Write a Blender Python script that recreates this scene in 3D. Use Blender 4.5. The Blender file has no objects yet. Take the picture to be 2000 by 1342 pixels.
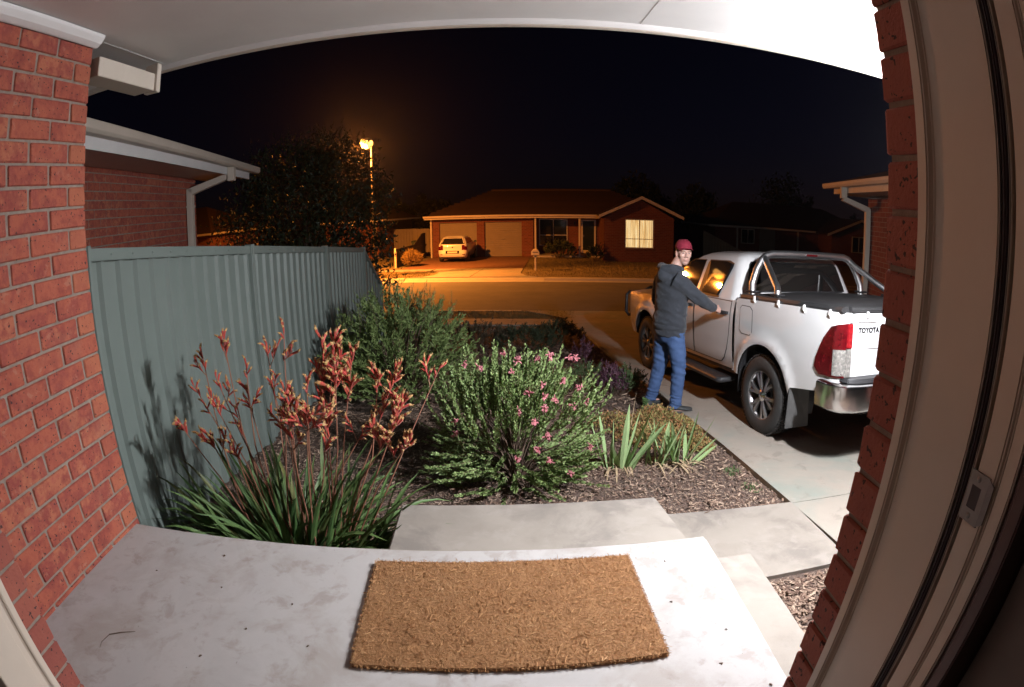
import bpy, bmesh, math, random
from math import sin, cos, pi, radians, atan2, hypot, sqrt
from mathutils import Vector, Matrix, noise
random.seed(7)
SC = bpy.context.scene
COL = SC.collection
# ------------------------------------------------------------------ camera (wide doorway lens)
CAMZ = 1.2331
YAW, PIT, ROL = .0265, .2377, -.0115
cd = bpy.data.cameras.new('camera')
cd.type = 'PANO'
cd.panorama_type = 'FISHEYE_EQUISOLID'
cd.sensor_fit = 'HORIZONTAL'
cd.sensor_width = 36.0
cd.fisheye_lens = 1089.73 / 2000 * 36
cd.fisheye_fov = radians(180)
cd.clip_start = .01; cd.clip_end = 3000
cam = bpy.data.objects.new('camera', cd); COL.objects.link(cam)
_f = Vector((sin(YAW)*cos(PIT), cos(YAW)*cos(PIT), -sin(PIT)))
_r = Vector((cos(YAW), -sin(YAW), 0)); _u = _r.cross(_f)
_r2 = cos(ROL)*_r + sin(ROL)*_u; _u2 = -sin(ROL)*_r + cos(ROL)*_u
cam.matrix_world = Matrix(((_r2.x, _u2.x, -_f.x, 0), (_r2.y, _u2.y, -_f.y, 0), (_r2.z, _u2.z, -_f.z, CAMZ), (0, 0, 0, 1)))
SC.camera = cam
# ------------------------------------------------------------------ night sky
W = bpy.data.worlds.new('World'); SC.world = W; W.use_nodes = True
wn = W.node_tree
sky = wn.nodes.new('ShaderNodeTexSky'); sky.sky_type = 'NISHITA'; sky.sun_disc = False
sky.sun_elevation = radians(14); sky.sun_rotation = radians(75); sky.air_density = 1.0; sky.dust_density = .6; sky.ozone_density = 4.0
bg = wn.nodes['Background']; bg.inputs['Strength'].default_value = .0009
hsv = wn.nodes.new('ShaderNodeMix'); hsv.data_type = 'RGBA'; hsv.blend_type = 'MULTIPLY'; hsv.inputs[0].default_value = 1
hsv.inputs[7].default_value = (.9, .5, .85, 1)
wn.links.new(sky.outputs[0], hsv.inputs[6]); wn.links.new(hsv.outputs[2], bg.inputs['Color'])
# ------------------------------------------------------------------ exposure
SC.view_settings.view_transform = 'Standard'; SC.view_settings.look = 'None'
SC.view_settings.exposure = 0; SC.view_settings.gamma = 1; SC.view_settings.use_curve_mapping = False
SC.cycles.max_bounces = 5; SC.cycles.diffuse_bounces = 3; SC.cycles.glossy_bounces = 3
SC.cycles.transmission_bounces = 4; SC.cycles.transparent_max_bounces = 6
SC.cycles.use_denoising = True; SC.cycles.sample_clamp_indirect = 4; SC.cycles.caustics_reflective = False; SC.cycles.caustics_refractive = False
# strengths of the two lamps the place has
FLOOD_W = 630.0; FLOOD_AT = (2.10, 1.98, 1.78); FLOOD_COL = (.95, .955, 1.0)
STREET_L = 4.0; STREET_P = 3600.0; STREET_W = 9500.0; STREET_COL = (1.0, .30, .04)

# ------------------------------------------------------------------ mesh helpers
class M:
    def __init__(s): s.v = []; s.f = []; s.mi = []
    def add(s, vs, fs, mi=0):
        b = len(s.v); s.v += [tuple(v) for v in vs]; s.f += [tuple(b+i for i in f) for f in fs]; s.mi += [mi]*len(fs); return s
    def box(s, c, d, R=None, mi=0):
        x, y, z = d[0]/2, d[1]/2, d[2]/2
        P = [Vector(p) for p in ((-x,-y,-z),(x,-y,-z),(x,y,-z),(-x,y,-z),(-x,-y,z),(x,-y,z),(x,y,z),(-x,y,z))]
        if R is not None:
            if not hasattr(R, 'to_3x3'): R = Matrix.Rotation(R, 3, 'Z')
            P = [R @ p for p in P]
        c = Vector(c); return s.add([p+c for p in P], HEX, mi)
    def bx(s, x0, x1, y0, y1, z0, z1, mi=0): return s.box(((x0+x1)/2,(y0+y1)/2,(z0+z1)/2),(x1-x0,y1-y0,z1-z0),None,mi)
    def hexa(s, P, mi=0): return s.add(P, HEX, mi)
    def tube(s, path, r, n=8, cap=True, mi=0, flat=1.0):
        path = [Vector(p) for p in path]; k = len(path)
        if not hasattr(r, '__len__'): r = [r]*k
        vs = []; up = None
        for i, p in enumerate(path):
            t = (path[min(i+1,k-1)] - path[max(i-1,0)])
            if t.length < 1e-9: t = Vector((0,0,1))
            t.normalize()
            if up is None: up = t.orthogonal().normalized()
            a = (up - t*up.dot(t))
            if a.length < 1e-6: a = t.orthogonal()
            a.normalize(); up = a; b = t.cross(a)
            for j in range(n):
                g = 2*pi*j/n; vs.append(p + a*(cos(g)*r[i]) + b*(sin(g)*r[i]*flat))
        fs = [(i*n+j, i*n+(j+1)%n, (i+1)*n+(j+1)%n, (i+1)*n+j) for i in range(k-1) for j in range(n)]
        if cap: fs += [tuple(range(n))[::-1], tuple((k-1)*n+j for j in range(n))]
        return s.add(vs, fs, mi)
    def rings(s, R, cap=True, closed=True, mi=0):
        n = len(R[0]); vs = [p for r in R for p in r]; k = len(R)
        m = n if closed else n-1
        fs = [(i*n+j, i*n+(j+1)%n, (i+1)*n+(j+1)%n, (i+1)*n+j) for i in range(k-1) for j in range(m)]
        if cap: fs += [tuple(range(n))[::-1], tuple((k-1)*n+j for j in range(n))]
        return s.add(vs, fs, mi)
    def lathe(s, prof, n=24, o=(0,0,0), ax='z', mi=0, cap=False):
        vs = []
        for r, h in prof:
            for j in range(n):
                g = 2*pi*j/n; a, b = r*cos(g), r*sin(g)
                p = {'z':(a,b,h),'x':(h,a,b),'y':(a,h,b)}[ax]; vs.append((p[0]+o[0],p[1]+o[1],p[2]+o[2]))
        k = len(prof)
        fs = [(i*n+j, i*n+(j+1)%n, (i+1)*n+(j+1)%n, (i+1)*n+j) for i in range(k-1) for j in range(n)]
        if cap: fs += [tuple(range(n))[::-1], tuple((k-1)*n+j for j in range(n))]
        return s.add(vs, fs, mi)
    def prism(s, poly, f0, f1, mi=0):
        n = len(poly); vs = [f0(*p) for p in poly] + [f1(*p) for p in poly]
        fs = [tuple(range(n))[::-1], tuple(range(n, 2*n))] + [(i,(i+1)%n,n+(i+1)%n,n+i) for i in range(n)]
        return s.add(vs, fs, mi)
    def mesh(s, name, mats=None, smooth=False, bevel=0, bseg=1, fix=True, bang=.5):
        me = bpy.data.meshes.new(name); me.from_pydata(s.v, [], s.f)
        if mats:
            for m in (mats if isinstance(mats, (list, tuple)) else [mats]): me.materials.append(MAT[m] if isinstance(m, str) else m)
            if isinstance(mats, (list, tuple)) and len(mats) > 1: me.polygons.foreach_set('material_index', s.mi)
        if fix or bevel:
            bm = bmesh.new(); bm.from_mesh(me)
            if fix: bmesh.ops.recalc_face_normals(bm, faces=bm.faces)
            if bevel:
                es = [e for e in bm.edges if len(e.link_faces) == 2 and e.calc_face_angle(0) > bang]
                bmesh.ops.bevel(bm, geom=es, offset=bevel, segments=bseg, affect='EDGES', clamp_overlap=True)
            bm.to_mesh(me); bm.free()
        if smooth:
            me.polygons.foreach_set('use_smooth', [True]*len(me.polygons))
            if smooth != 'all': me.set_sharp_from_angle(angle=radians(38))
        return me
    def build(s, name, mats=None, parent=None, **k):
        return link(name, s.mesh(name, mats, **k), parent)
HEX = [(0,3,2,1),(4,5,6,7),(0,1,5,4),(1,2,6,5),(2,3,7,6),(3,0,4,7)]
def link(name, me, parent=None):
    o = bpy.data.objects.new(name, me); COL.objects.link(o)
    if parent is not None: o.parent = parent
    return o
def tag(o, label=None, cat=None, group=None, kind=None):
    if label: o['label'] = label
    if cat: o['category'] = cat
    if group: o['group'] = group
    if kind: o['kind'] = kind
    return o
def thing(name, label, cat, loc=(0,0,0), rz=0, group=None):
    o = bpy.data.objects.new(name, None); COL.objects.link(o); o.empty_display_size = .1
    o.location = loc; o.rotation_euler = (0,0,rz); return tag(o, label, cat, group)
def rnd(a=0, b=1): return random.uniform(a, b)

# ------------------------------------------------------------------ materials
MAT = {}
def ramp(nt, fac, stops):
    r = nt.nodes.new('ShaderNodeValToRGB'); e = r.color_ramp.elements
    while len(e) < len(stops): e.new(.5)
    for el, (p, c) in zip(e, stops): el.position = p; el.color = (c[0], c[1], c[2], 1)
    nt.links.new(fac, r.inputs[0]); return r.outputs[0]
def math_(nt, op, a, b=None, clamp=False):
    n = nt.nodes.new('ShaderNodeMath'); n.operation = op; n.use_clamp = clamp
    for i, x in enumerate((a, b)):
        if x is None: continue
        if isinstance(x, (int, float)): n.inputs[i].default_value = x
        else: nt.links.new(x, n.inputs[i])
    return n.outputs[0]
def noise_(nt, vec, scale, detail=4, rough=.6, dist=0):
    n = nt.nodes.new('ShaderNodeTexNoise'); n.inputs['Scale'].default_value = scale; n.inputs['Detail'].default_value = detail
    n.inputs['Roughness'].default_value = rough; n.inputs['Distortion'].default_value = dist
    if vec is not None: nt.links.new(vec, n.inputs['Vector'])
    return n.outputs[0]
def mixc(nt, fac, a, b, mode='MIX'):
    n = nt.nodes.new('ShaderNodeMix'); n.data_type = 'RGBA'; n.blend_type = mode
    for i, x in ((0, fac), (6, a), (7, b)):
        if isinstance(x, (int, float)): n.inputs[i].default_value = x
        elif isinstance(x, tuple): n.inputs[i].default_value = (x[0], x[1], x[2], 1)
        else: nt.links.new(x, n.inputs[i])
    return n.outputs[2]
def bump_(nt, bsdf, h, strength=.3, dist=.01):
    b = nt.nodes.new('ShaderNodeBump'); b.inputs['Strength'].default_value = strength; b.inputs['Distance'].default_value = dist
    nt.links.new(h, b.inputs['Height']); nt.links.new(b.outputs[0], bsdf.inputs['Normal'])
def pm(name, cols, rough=.6, metal=0, ns=8, nd=5, spread=(.3,.7), rand=None, ra=1.0, bump=0, bs=60, bd=.004, specks=None, sscale=40, sthr=.68,
       stains=None, coat=0, spec=.5, trans=0, emit=None, estr=0, alpha=None, stretch=None, rvar=0, sheen=0, subs=0):
    m = bpy.data.materials.new(name); m.use_nodes = True; nt = m.node_tree; b = nt.nodes['Principled BSDF']; MAT[name] = m
    tc = nt.nodes.new('ShaderNodeTexCoord'); vec = tc.outputs['Object']
    oi = nt.nodes.new('ShaderNodeObjectInfo')
    if rand == 'object':
        va = nt.nodes.new('ShaderNodeVectorMath'); va.operation = 'MULTIPLY_ADD'
        nt.links.new(oi.outputs['Random'], va.inputs[0]); va.inputs[1].default_value = (37, 53, 71); nt.links.new(vec, va.inputs[2]); vec = va.outputs[0]
    if stretch:
        mp = nt.nodes.new('ShaderNodeMapping'); mp.inputs['Scale'].default_value = stretch; nt.links.new(vec, mp.inputs[0]); vec = mp.outputs[0]
    fac = noise_(nt, vec, ns, nd)
    mr = nt.nodes.new('ShaderNodeMapRange'); mr.inputs[1].default_value = spread[0]; mr.inputs[2].default_value = spread[1]; nt.links.new(fac, mr.inputs[0]); fac = mr.outputs[0]
    if rand:
        if rand == 'object': r = oi.outputs['Random']
        else: r = nt.nodes.new('ShaderNodeNewGeometry').outputs['Random Per Island']
        mx = nt.nodes.new('ShaderNodeMix'); mx.inputs[0].default_value = ra; nt.links.new(fac, mx.inputs[2]); nt.links.new(r, mx.inputs[3]); fac = mx.outputs[0]
    n = len(cols)
    col = ramp(nt, fac, [(i/max(1, n-1), c) for i, c in enumerate(cols)])
    if stains:
        for (sc, thr, wid, c, amt) in stains:
            f = noise_(nt, vec, sc, 6, .65, .4)
            mr = nt.nodes.new('ShaderNodeMapRange'); mr.inputs[1].default_value = thr; mr.inputs[2].default_value = thr+wid; mr.inputs[4].default_value = amt; nt.links.new(f, mr.inputs[0])
            col = mixc(nt, mr.outputs[0], col, c)
    if specks:
        f = noise_(nt, vec, sscale, 2, .5)
        mr = nt.nodes.new('ShaderNodeMapRange'); mr.inputs[1].default_value = sthr; mr.inputs[2].default_value = sthr+.03; nt.links.new(f, mr.inputs[0])
        col = mixc(nt, mr.outputs[0], col, specks)
    nt.links.new(col, b.inputs['Base Color'])
    b.inputs['Metallic'].default_value = metal; b.inputs['Specular IOR Level'].default_value = spec
    if rvar:
        rr = nt.nodes.new('ShaderNodeMapRange'); rr.inputs[3].default_value = max(0, rough-rvar); rr.inputs[4].default_value = min(1, rough+rvar)
        nt.links.new(noise_(nt, vec, ns*2.3, 5), rr.inputs[0]); nt.links.new(rr.outputs[0], b.inputs['Roughness'])
    else: b.inputs['Roughness'].default_value = rough
    if coat: b.inputs['Coat Weight'].default_value = coat; b.inputs['Coat Roughness'].default_value = .04
    if trans: b.inputs['Transmission Weight'].default_value = trans
    if sheen: b.inputs['Sheen Weight'].default_value = sheen
    if subs: b.inputs['Subsurface Weight'].default_value = subs; b.inputs['Subsurface Radius'].default_value = (.012, .005, .003); b.inputs['Subsurface Scale'].default_value = 1
    if emit: b.inputs['Emission Color'].default_value = (*emit, 1); b.inputs['Emission Strength'].default_value = estr
    if alpha is not None: b.inputs['Alpha'].default_value = alpha
    if bump: bump_(nt, b, noise_(nt, vec, bs, 4), bump, bd)
    return m
RED = [(.20,.044,.032), (.29,.066,.042), (.36,.095,.053), (.26,.056,.042), (.39,.125,.066), (.33,.078,.057)]
pm('brick', RED, .88, rand='object', ra=.5, ns=16, spread=(.3,.7), bump=.8, bs=55, bd=.006, specks=(.05,.020,.018), sscale=85, sthr=.655, stains=[(11,.50,.14,(.19,.035,.03),.55), (18,.60,.06,(.38,.17,.11),.5), (5,.56,.12,(.34,.13,.08),.4)])
pm('brick_end', [(.32,.085,.05), (.37,.115,.06), (.29,.07,.045)], .88, rand='object', ra=.6, ns=14, bump=.8, bs=55, bd=.006, specks=(.06,.024,.02), sscale=80, sthr=.66, stains=[(11,.52,.14,(.24,.05,.035),.5)])
pm('brick_reveal', [(.24,.06,.045), (.30,.085,.055), (.21,.05,.04)], .85, rand='object', ra=.7, ns=14, bump=.7, bs=110, bd=.004, specks=(.05,.02,.018), sscale=85, sthr=.64)
pm('mortar', [(.20,.155,.125), (.29,.235,.19)], .95, ns=30, bump=.6, bs=220, bd=.003)
pm('porch_concrete', [(.36,.343,.33), (.42,.402,.388), (.39,.372,.358)], .78, ns=2.2, spread=(.3,.7), bump=.25, bs=160, bd=.002, rvar=.1,
   stains=[(3.2,.485,.13,(.29,.25,.215),.5), (9,.54,.10,(.25,.205,.17),.45), (1.3,.55,.12,(.44,.43,.43),.6), (55,.68,.03,(.13,.11,.10),.7)])
pm('path_concrete', [(.23,.202,.172), (.29,.257,.22), (.26,.23,.196)], .85, ns=1.8, bump=.3, bs=190, bd=.002,
   stains=[(2.3,.48,.14,(.16,.14,.125),.6), (7,.54,.10,(.32,.285,.25),.5), (70,.71,.03,(.22,.19,.17),.5)])
pm('drive_concrete', [(.265,.23,.195), (.33,.29,.245), (.295,.257,.217)], .82, ns=.9, bump=.3, bs=170, bd=.002,
   stains=[(.8,.48,.15,(.20,.255,.225),.6), (5,.56,.08,(.19,.165,.145),.45), (2.5,.6,.1,(.46,.42,.37),.5)])
pm('asphalt', [(.095,.088,.08), (.125,.115,.105)], .88, ns=1.5, bump=.5, bs=140, bd=.004, stains=[(.35,.5,.2,(.075,.07,.064),.6), (120,.66,.05,(.16,.15,.14),.6)])
pm('kerb_concrete', [(.36,.33,.29), (.42,.39,.35)], .85, ns=3, bump=.3, bs=120, bd=.003)
pm('paver_red', [(.13,.065,.045), (.18,.09,.06), (.10,.05,.038)], .85, ns=5, bump=.4, bs=60, bd=.005)
pm('soil', [(.045,.032,.026), (.085,.06,.048), (.06,.045,.036)], .95, ns=14, bump=.9, bs=45, bd=.02)
pm('mulch_base', [(.085,.055,.044), (.17,.115,.09), (.11,.075,.06), (.24,.17,.13)], .95, ns=38, spread=(.3,.7), bump=1.0, bs=70, bd=.03)
pm('mulch_chip', [(.075,.042,.031), (.12,.070,.050), (.18,.115,.083), (.27,.18,.13), (.46,.34,.25), (.10,.06,.044)], .9, rand='island', ra=.85, ns=60, bump=.3, bs=200, bd=.002)
pm('dry_grass', [(.10,.085,.035), (.16,.125,.055), (.20,.15,.07), (.085,.08,.03)], .95, ns=2.5, bump=1, bs=60, bd=.03)
pm('grass_blade', [(.10,.10,.03), (.19,.15,.06), (.24,.18,.08), (.12,.105,.04)], .9, rand='island', ra=.8)
pm('dirt', [(.05,.04,.032), (.08,.065,.05)], .95, ns=.8, bump=.5, bs=20, bd=.02)
pm('white_paint', [(.66,.655,.64), (.72,.715,.70)], .55, ns=3, bump=.06, bs=160, bd=.002, stains=[(2.1,.62,.15,(.58,.56,.53),.4)])
pm('cream_trim', [(.52,.46,.385), (.58,.52,.44)], .5, ns=3, bump=.05, bs=100, bd=.002, stains=[(5,.62,.1,(.40,.34,.28),.4)])
pm('frame_paint', [(.55,.465,.38), (.60,.51,.42)], .42, ns=4, bump=.05, bs=60, bd=.002, stains=[(11,.68,.05,(.33,.27,.22),.4)])
pm('seal_rubber', [(.03,.018,.02), (.045,.026,.028)], .6)
pm('dark_timber', [(.06,.022,.016), (.09,.035,.024)], .45, ns=5, stretch=(8,8,.6))
pm('hall_wall', [(.20,.16,.14), (.24,.20,.17)], .8)
pm('steel', [(.20,.185,.175), (.26,.24,.23)], .55, metal=1, ns=30, rvar=.1)
pm('fence_green', [(.160,.195,.176), (.180,.215,.195)], .52, ns=2, bump=.03, bs=30, bd=.002, stains=[(4,.6,.12,(.185,.205,.19),.5), (1.1,.6,.2,(.135,.16,.15),.5)])
pm('roof_tile', [(.030,.014,.012), (.045,.02,.016), (.026,.013,.011)], .85, rand='island', ra=.6, ns=3)
pm('leaf_dark', [(.014,.022,.009), (.024,.036,.013), (.034,.045,.017), (.02,.03,.011)], .55, rand='island', ra=.8)
pm('bark', [(.07,.05,.04), (.12,.09,.07)], .95, ns=12, bump=.8, bs=30, bd=.02)
pm('gold_leaf', [(.16,.10,.035), (.26,.17,.06), (.20,.13,.05)], .8, rand='island', ra=.8)

# ------------------------------------------------------------------ the lie of the land
SA = -.11; EU = Vector((cos(SA), sin(SA), 0)); EV = Vector((-sin(SA), cos(SA), 0))
PRO = [(-60,-.70),(2.2,-.68),(4.6,-.81),(8,-1.055),(13.7,-1.262),(13.95,-1.36),(17.3,-1.31),(20.65,-1.39),(20.9,-1.28),(27,-1.42),(34,-1.45),(600,-1.45)]
LAND = [(-60,-.70),(2.2,-.68),(4.6,-.81),(8,-1.055),(13.7,-1.262),(20.9,-1.28),(27,-1.42),(34,-1.45),(600,-1.45)]
def interp(T, v):
    for (a, za), (b, zb) in zip(T, T[1:]):
        if v <= b: return za + (zb-za)*(v-a)/(b-a)
    return T[-1][1]
def gz(x, y): return interp(LAND, x*EV.x + y*EV.y)
def S(u, v, z=None, dz=0):
    p = EU*u + EV*v; p.z = (interp(LAND, v) if z is None else z) + dz; return p
def Gp(x, y, dz=0): return Vector((x, y, gz(x, y)+dz))
def sheet(name, poly, dz, mat, kind='structure', step=.6, street=False, thick=0, rough=0, parent=None, prof=LAND):
    """a polygon (world xy, or street uv) laid on the land, cut into a grid so that it follows the fall"""
    bm = bmesh.new()
    pts = [(EU*a+EV*b) if street else Vector((a, b, 0)) for a, b in poly]
    f = bm.faces.new([bm.verts.new((p.x, p.y, 0)) for p in pts])
    if len(pts) > 4: f.normal_update(); bmesh.ops.triangulate(bm, faces=[f])
    d0, d1 = (EU, EV)
    for d in (d0, d1):
        ss = [p.dot(d) for p in pts]; lo, hi = min(ss), max(ss)
        cuts = set()
        k = lo + step
        while k < hi: cuts.add(round(k, 4)); k += step
        if d is d1: cuts |= {v for v, _ in prof if lo < v < hi}
        if d is d0 and not rough: cuts = set()
        for c in sorted(cuts):
            bmesh.ops.bisect_plane(bm, geom=bm.verts[:]+bm.edges[:]+bm.faces[:], plane_co=d*c, plane_no=d, dist=1e-5)
    for v in bm.verts:
        h = interp(prof, v.co.dot(EV)) + dz
        if rough: h += rough*(noise.noise(v.co*1.7)+.5*noise.noise(v.co*5.1))
        v.co.z = h
    if thick:
        top = bm.faces[:]
        r = bmesh.ops.extrude_face_region(bm, geom=top)
        for v in [g for g in r['geom'] if isinstance(g, bmesh.types.BMVert)]: pass
        newv = {g for g in r['geom'] if isinstance(g, bmesh.types.BMVert)}
        for v in bm.verts:
            if v not in newv: v.co.z -= thick
    bmesh.ops.recalc_face_normals(bm, faces=bm.faces)
    if not thick:
        for fa in bm.faces:
            if fa.normal.z < 0: fa.normal_flip()
    me = bpy.data.meshes.new(name); bm.to_mesh(me); bm.free(); me.materials.append(MAT[mat])
    if rough: me.polygons.foreach_set('use_smooth', [True]*len(me.polygons))
    o = link(name, me, parent)
    if parent is None and kind: o['kind'] = kind
    return o
# ------------------------------------------------------------------ large structure: ground, road, concrete
sheet('ground', [(-500,-60),(500,-60),(500,560),(-500,560)], -.16, 'dirt', step=40, prof=LAND)
sheet('road', [(-90,13.95),(90,13.95),(90,20.65),(-90,20.65)], 0, 'asphalt', street=True, step=3, prof=PRO)
def strip(name, sec, u0, u1, mat, n=1, kind='structure', gap=0):
    """a long moulding along the street: section in (v,z)"""
    m = M()
    m.prism(sec, lambda v, z: S(u0, v, z), lambda v, z: S(u1, v, z)); o = m.build(name, mat, bevel=.012, bseg=2); o['kind'] = kind; return o
NK = [(13.62,-1.5),(13.62,-1.252),(13.78,-1.250),(13.84,-1.27),(13.90,-1.335),(14.22,-1.352),(14.22,-1.5)]
strip('kerb_near', NK, -60, -.9, 'kerb_concrete')
NK2 = [(13.62,-1.5),(13.62,-1.262),(13.72,-1.275),(13.84,-1.32),(13.90,-1.340),(14.22,-1.352),(14.22,-1.5)]
strip('kerb_crossing', NK2, -.9, 6.2, 'kerb_concrete')
strip('kerb_near_east', NK, 6.2, 60, 'kerb_concrete')
FK = [(20.38,-1.5),(20.38,-1.378),(20.70,-1.370),(20.76,-1.30),(20.82,-1.278),(20.98,-1.275),(20.98,-1.5)]
FK2 = [(20.38,-1.5),(20.38,-1.378),(20.70,-1.372),(20.76,-1.35),(20.86,-1.318),(20.98,-1.277),(20.98,-1.5)]
strip('kerb_far_west', FK, -60, -5.9, 'kerb_concrete'); strip('kerb_far_crossing', FK2, -5.9, -.5, 'kerb_concrete'); strip('kerb_far_east', FK, -.5, 60, 'kerb_concrete')
def DL(y): return 2.07 - .05*(y-2.8)
sheet('garden_bed', [(-2.24,1.5),(1.6,1.5),(DL(3),3.0),(DL(11.4),11.4),(-2.24,11.9)], -.012, 'mulch_base', step=.14, rough=.018)
sheet('side_bed', [(.9,-.3),(3.4,-.3),(3.4,2.3),(.9,2.3)], .0, 'mulch_base', step=.14, rough=.012)
sheet('neighbour_yard', [(-16,-.5),(-2.26,-.5),(-2.26,12.0),(-16,13.5)], -.02, 'dry_grass', step=1)
drv = bpy.data.objects.new('driveway', None); COL.objects.link(drv); drv['kind'] = 'structure'
ys = [2.22, 3.035, 6.45, 9.95, 12.25]
for a, b in zip(ys, ys[1:]):
    for xa, xb in ((0, 1.75), (1.75, 3.3)):
        g = .004
        sheet('concrete_slab', [(DL(a)+xa+g,a+g),(DL(a)+xb-g,a+g),(DL(b)+xb-g,b-g),(DL(b)+xa+g,b-g)], .03, 'drive_concrete', thick=.12, step=.5, parent=drv)
cr = [(DL(12.25)+.004,12.254),(DL(12.25)+3.3,12.254),(5.6,12.85),(6.2,13.02),(.72,13.62),(.95,13.22),(1.3,12.75)]
sheet('concrete_slab', cr, .028, 'drive_concrete', thick=.12, step=.5, parent=drv)
fpn = bpy.data.objects.new('footpath', None); COL.objects.link(fpn); fpn['kind'] = 'structure'
k = -10.0
while k < .2:
    sheet('concrete_slab', [(k+.005,11.55),(min(k+1.5,.32)-.005,11.55),(min(k+1.5,.32)-.005,12.35),(k+.005,12.35)], .02, 'path_concrete', thick=.1, street=True, step=.5, parent=fpn); k += 1.5
sheet('verge', [(-30,12.3),(.95,12.3),(.2,12.75),(-.35,13.2),(-.62,13.64),(-30,13.64)], .005, 'dry_grass', street=True, step=.2, rough=.02)
sheet('verge_east', [(4.4,11.0),(30,11.0),(30,13.64),(5.2,13.64)], .005, 'dry_grass', street=True, step=.4, rough=.02)
# porch slab, steps, path
def slab(name, P8, mat, r=.012):
    """a cast slab: arrises rounded and slightly uneven"""
    bm = bmesh.new(); vs = [bm.verts.new(p) for p in P8]
    for f in HEX: bm.faces.new([vs[i] for i in f])
    bmesh.ops.recalc_face_normals(bm, faces=bm.faces)
    bmesh.ops.bevel(bm, geom=[e for e in bm.edges if e.calc_face_angle(0) > .5], offset=r, segments=3, affect='EDGES')
    for ax in (0, 1):
        c = [v.co[ax] for v in bm.verts]; k = min(c)+.05; no = Vector((1,0,0)) if ax == 0 else Vector((0,1,0))
        while k < max(c)-.02:
            bmesh.ops.bisect_plane(bm, geom=bm.verts[:]+bm.edges[:]+bm.faces[:], plane_co=no*k, plane_no=no, dist=1e-5); k += .05
    for v in bm.verts:
        e = noise.noise(v.co*9)*.0022 + noise.noise(v.co*31)*.0012
        v.co += Vector((e, noise.noise(v.co*9+Vector((5,0,0)))*.0022, e*.5))
    me = bpy.data.meshes.new(name); bm.to_mesh(me); bm.free(); me.materials.append(MAT[mat]); me.polygons.foreach_set('use_smooth', [True]*len(me.polygons)); me.set_sharp_from_angle(angle=radians(38))
    o = link(name, me); o['kind'] = 'structure'; return o
def slab_box(name, x0, x1, y0, y1, z0, z1, mat, r=.010): return slab(name, [(x0,y0,z0),(x1,y0,z0),(x1,y1,z0),(x0,y1,z0),(x0,y0,z1),(x1,y0,z1),(x1,y1,z1),(x0,y1,z1)], mat, r)
slab_box('porch_floor', -1.76, .815, .55, 1.775, -.75, 0, 'porch_concrete', .014)
slab_box('porch_step', -.70, .80, 1.78, 2.018, -.75, -.17, 'path_concrete')
slab('landing', [(-.565,2.023,-.76),(.965,2.023,-.76),(.888,2.728,-.76),(-.565,2.728,-.76),(-.565,2.023,-.34),(.965,2.023,-.34),(.888,2.728,-.35),(-.565,2.728,-.35)], 'path_concrete')
slab_box('side_step', .82, 1.085, .2, 1.832, -.75, -.17, 'path_concrete')
sheet('path', [(.83,2.21),(2.062,2.21),(2.066,3.05),(.83,3.09)], .03, 'path_concrete', thick=.12, step=.3)

# ------------------------------------------------------------------ brickwork
BR = {}
def brick_mesh(L, D, H, k, mat):
    key = (round(L,3), round(D,3), k, mat)
    if key not in BR:
        R = random.Random(hash(key) & 0xffff)
        m = M(); m.box((0,0,0), (L-.002, D, H)); me = m.mesh('brick', mat, bevel=.005, bseg=1)
        for v in me.vertices: v.co += Vector((R.uniform(-1,1)*.0014, R.uniform(-1,1)*.0018, R.uniform(-1,1)*.0014))
        BR[key] = me
    return BR[key]
def lay_brick(parent, p, ang, L, D=.11, H=.076, mat='brick'):
    o = link('brick', brick_mesh(L, D, H, random.randrange(4), mat), parent)
    o.location = p; o.rotation_euler = (rnd(-.008,.008), rnd(-.006,.006), ang + (pi if random.random() < .5 else 0) + rnd(-.006,.006))
    return o
# side wall of the porch (left)
XL, YC = -1.659, 1.791
wl = thing('brick_wall', 'red brick side wall of the porch at left, meeting the steel fence', 'brick wall', (XL-.055, 1.3, 0))
wl_loc = Vector(wl.location)
mc = M(); mc.bx(-.052, .047, .70-1.3, YC-.006-1.3, -.1, 2.16); mc.build('mortar', 'mortar', wl)
for i in range(-1, 25):
    z = .02 + i*.086 + .043
    y = YC
    first = True
    while y > .72:
        L = (.11 if i % 2 == 0 else .23) if first else .23
        L = min(L, y - .70)
        if L > .03:
            lay_brick(wl, Vector((XL-.055+rnd(-.0015,.0015), y-L/2, z)) - wl_loc, pi/2, L, mat='brick_end' if (first and L < .2) else 'brick')
        y -= L + .01; first = False
# door reveals
def pier(name, label, x0, sgn, w, zo):
    t = thing(name, label, 'brick wall', (x0+sgn*w/2, .651, 0)); L0 = Vector(t.location)
    m = M(); m.box((sgn*.004, 0, 1.1), (w-.008, .094, 2.3)); m.build('mortar', 'mortar', t)
    for i in range(-1, 26):
        z = zo + i*.086 + .043; s = 0; first = True
        while s < w-.02:
            L = (.11 if i % 2 == 0 else .23) if first else .23
            L = min(L, w-s)
            if L > .03: lay_brick(t, Vector((x0+sgn*(s+L/2), .651, z)) - L0, 0, L, mat='brick_reveal')
            s += L + .01; first = False
    return t
pier('brick_pier', 'red brick door reveal at right, speckled bricks seen end on', .603, 1, .71, -.028)
pier('brick_pier', 'narrow red brick door reveal at the bottom left corner', -1.18, -1, .42, -.055)

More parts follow.
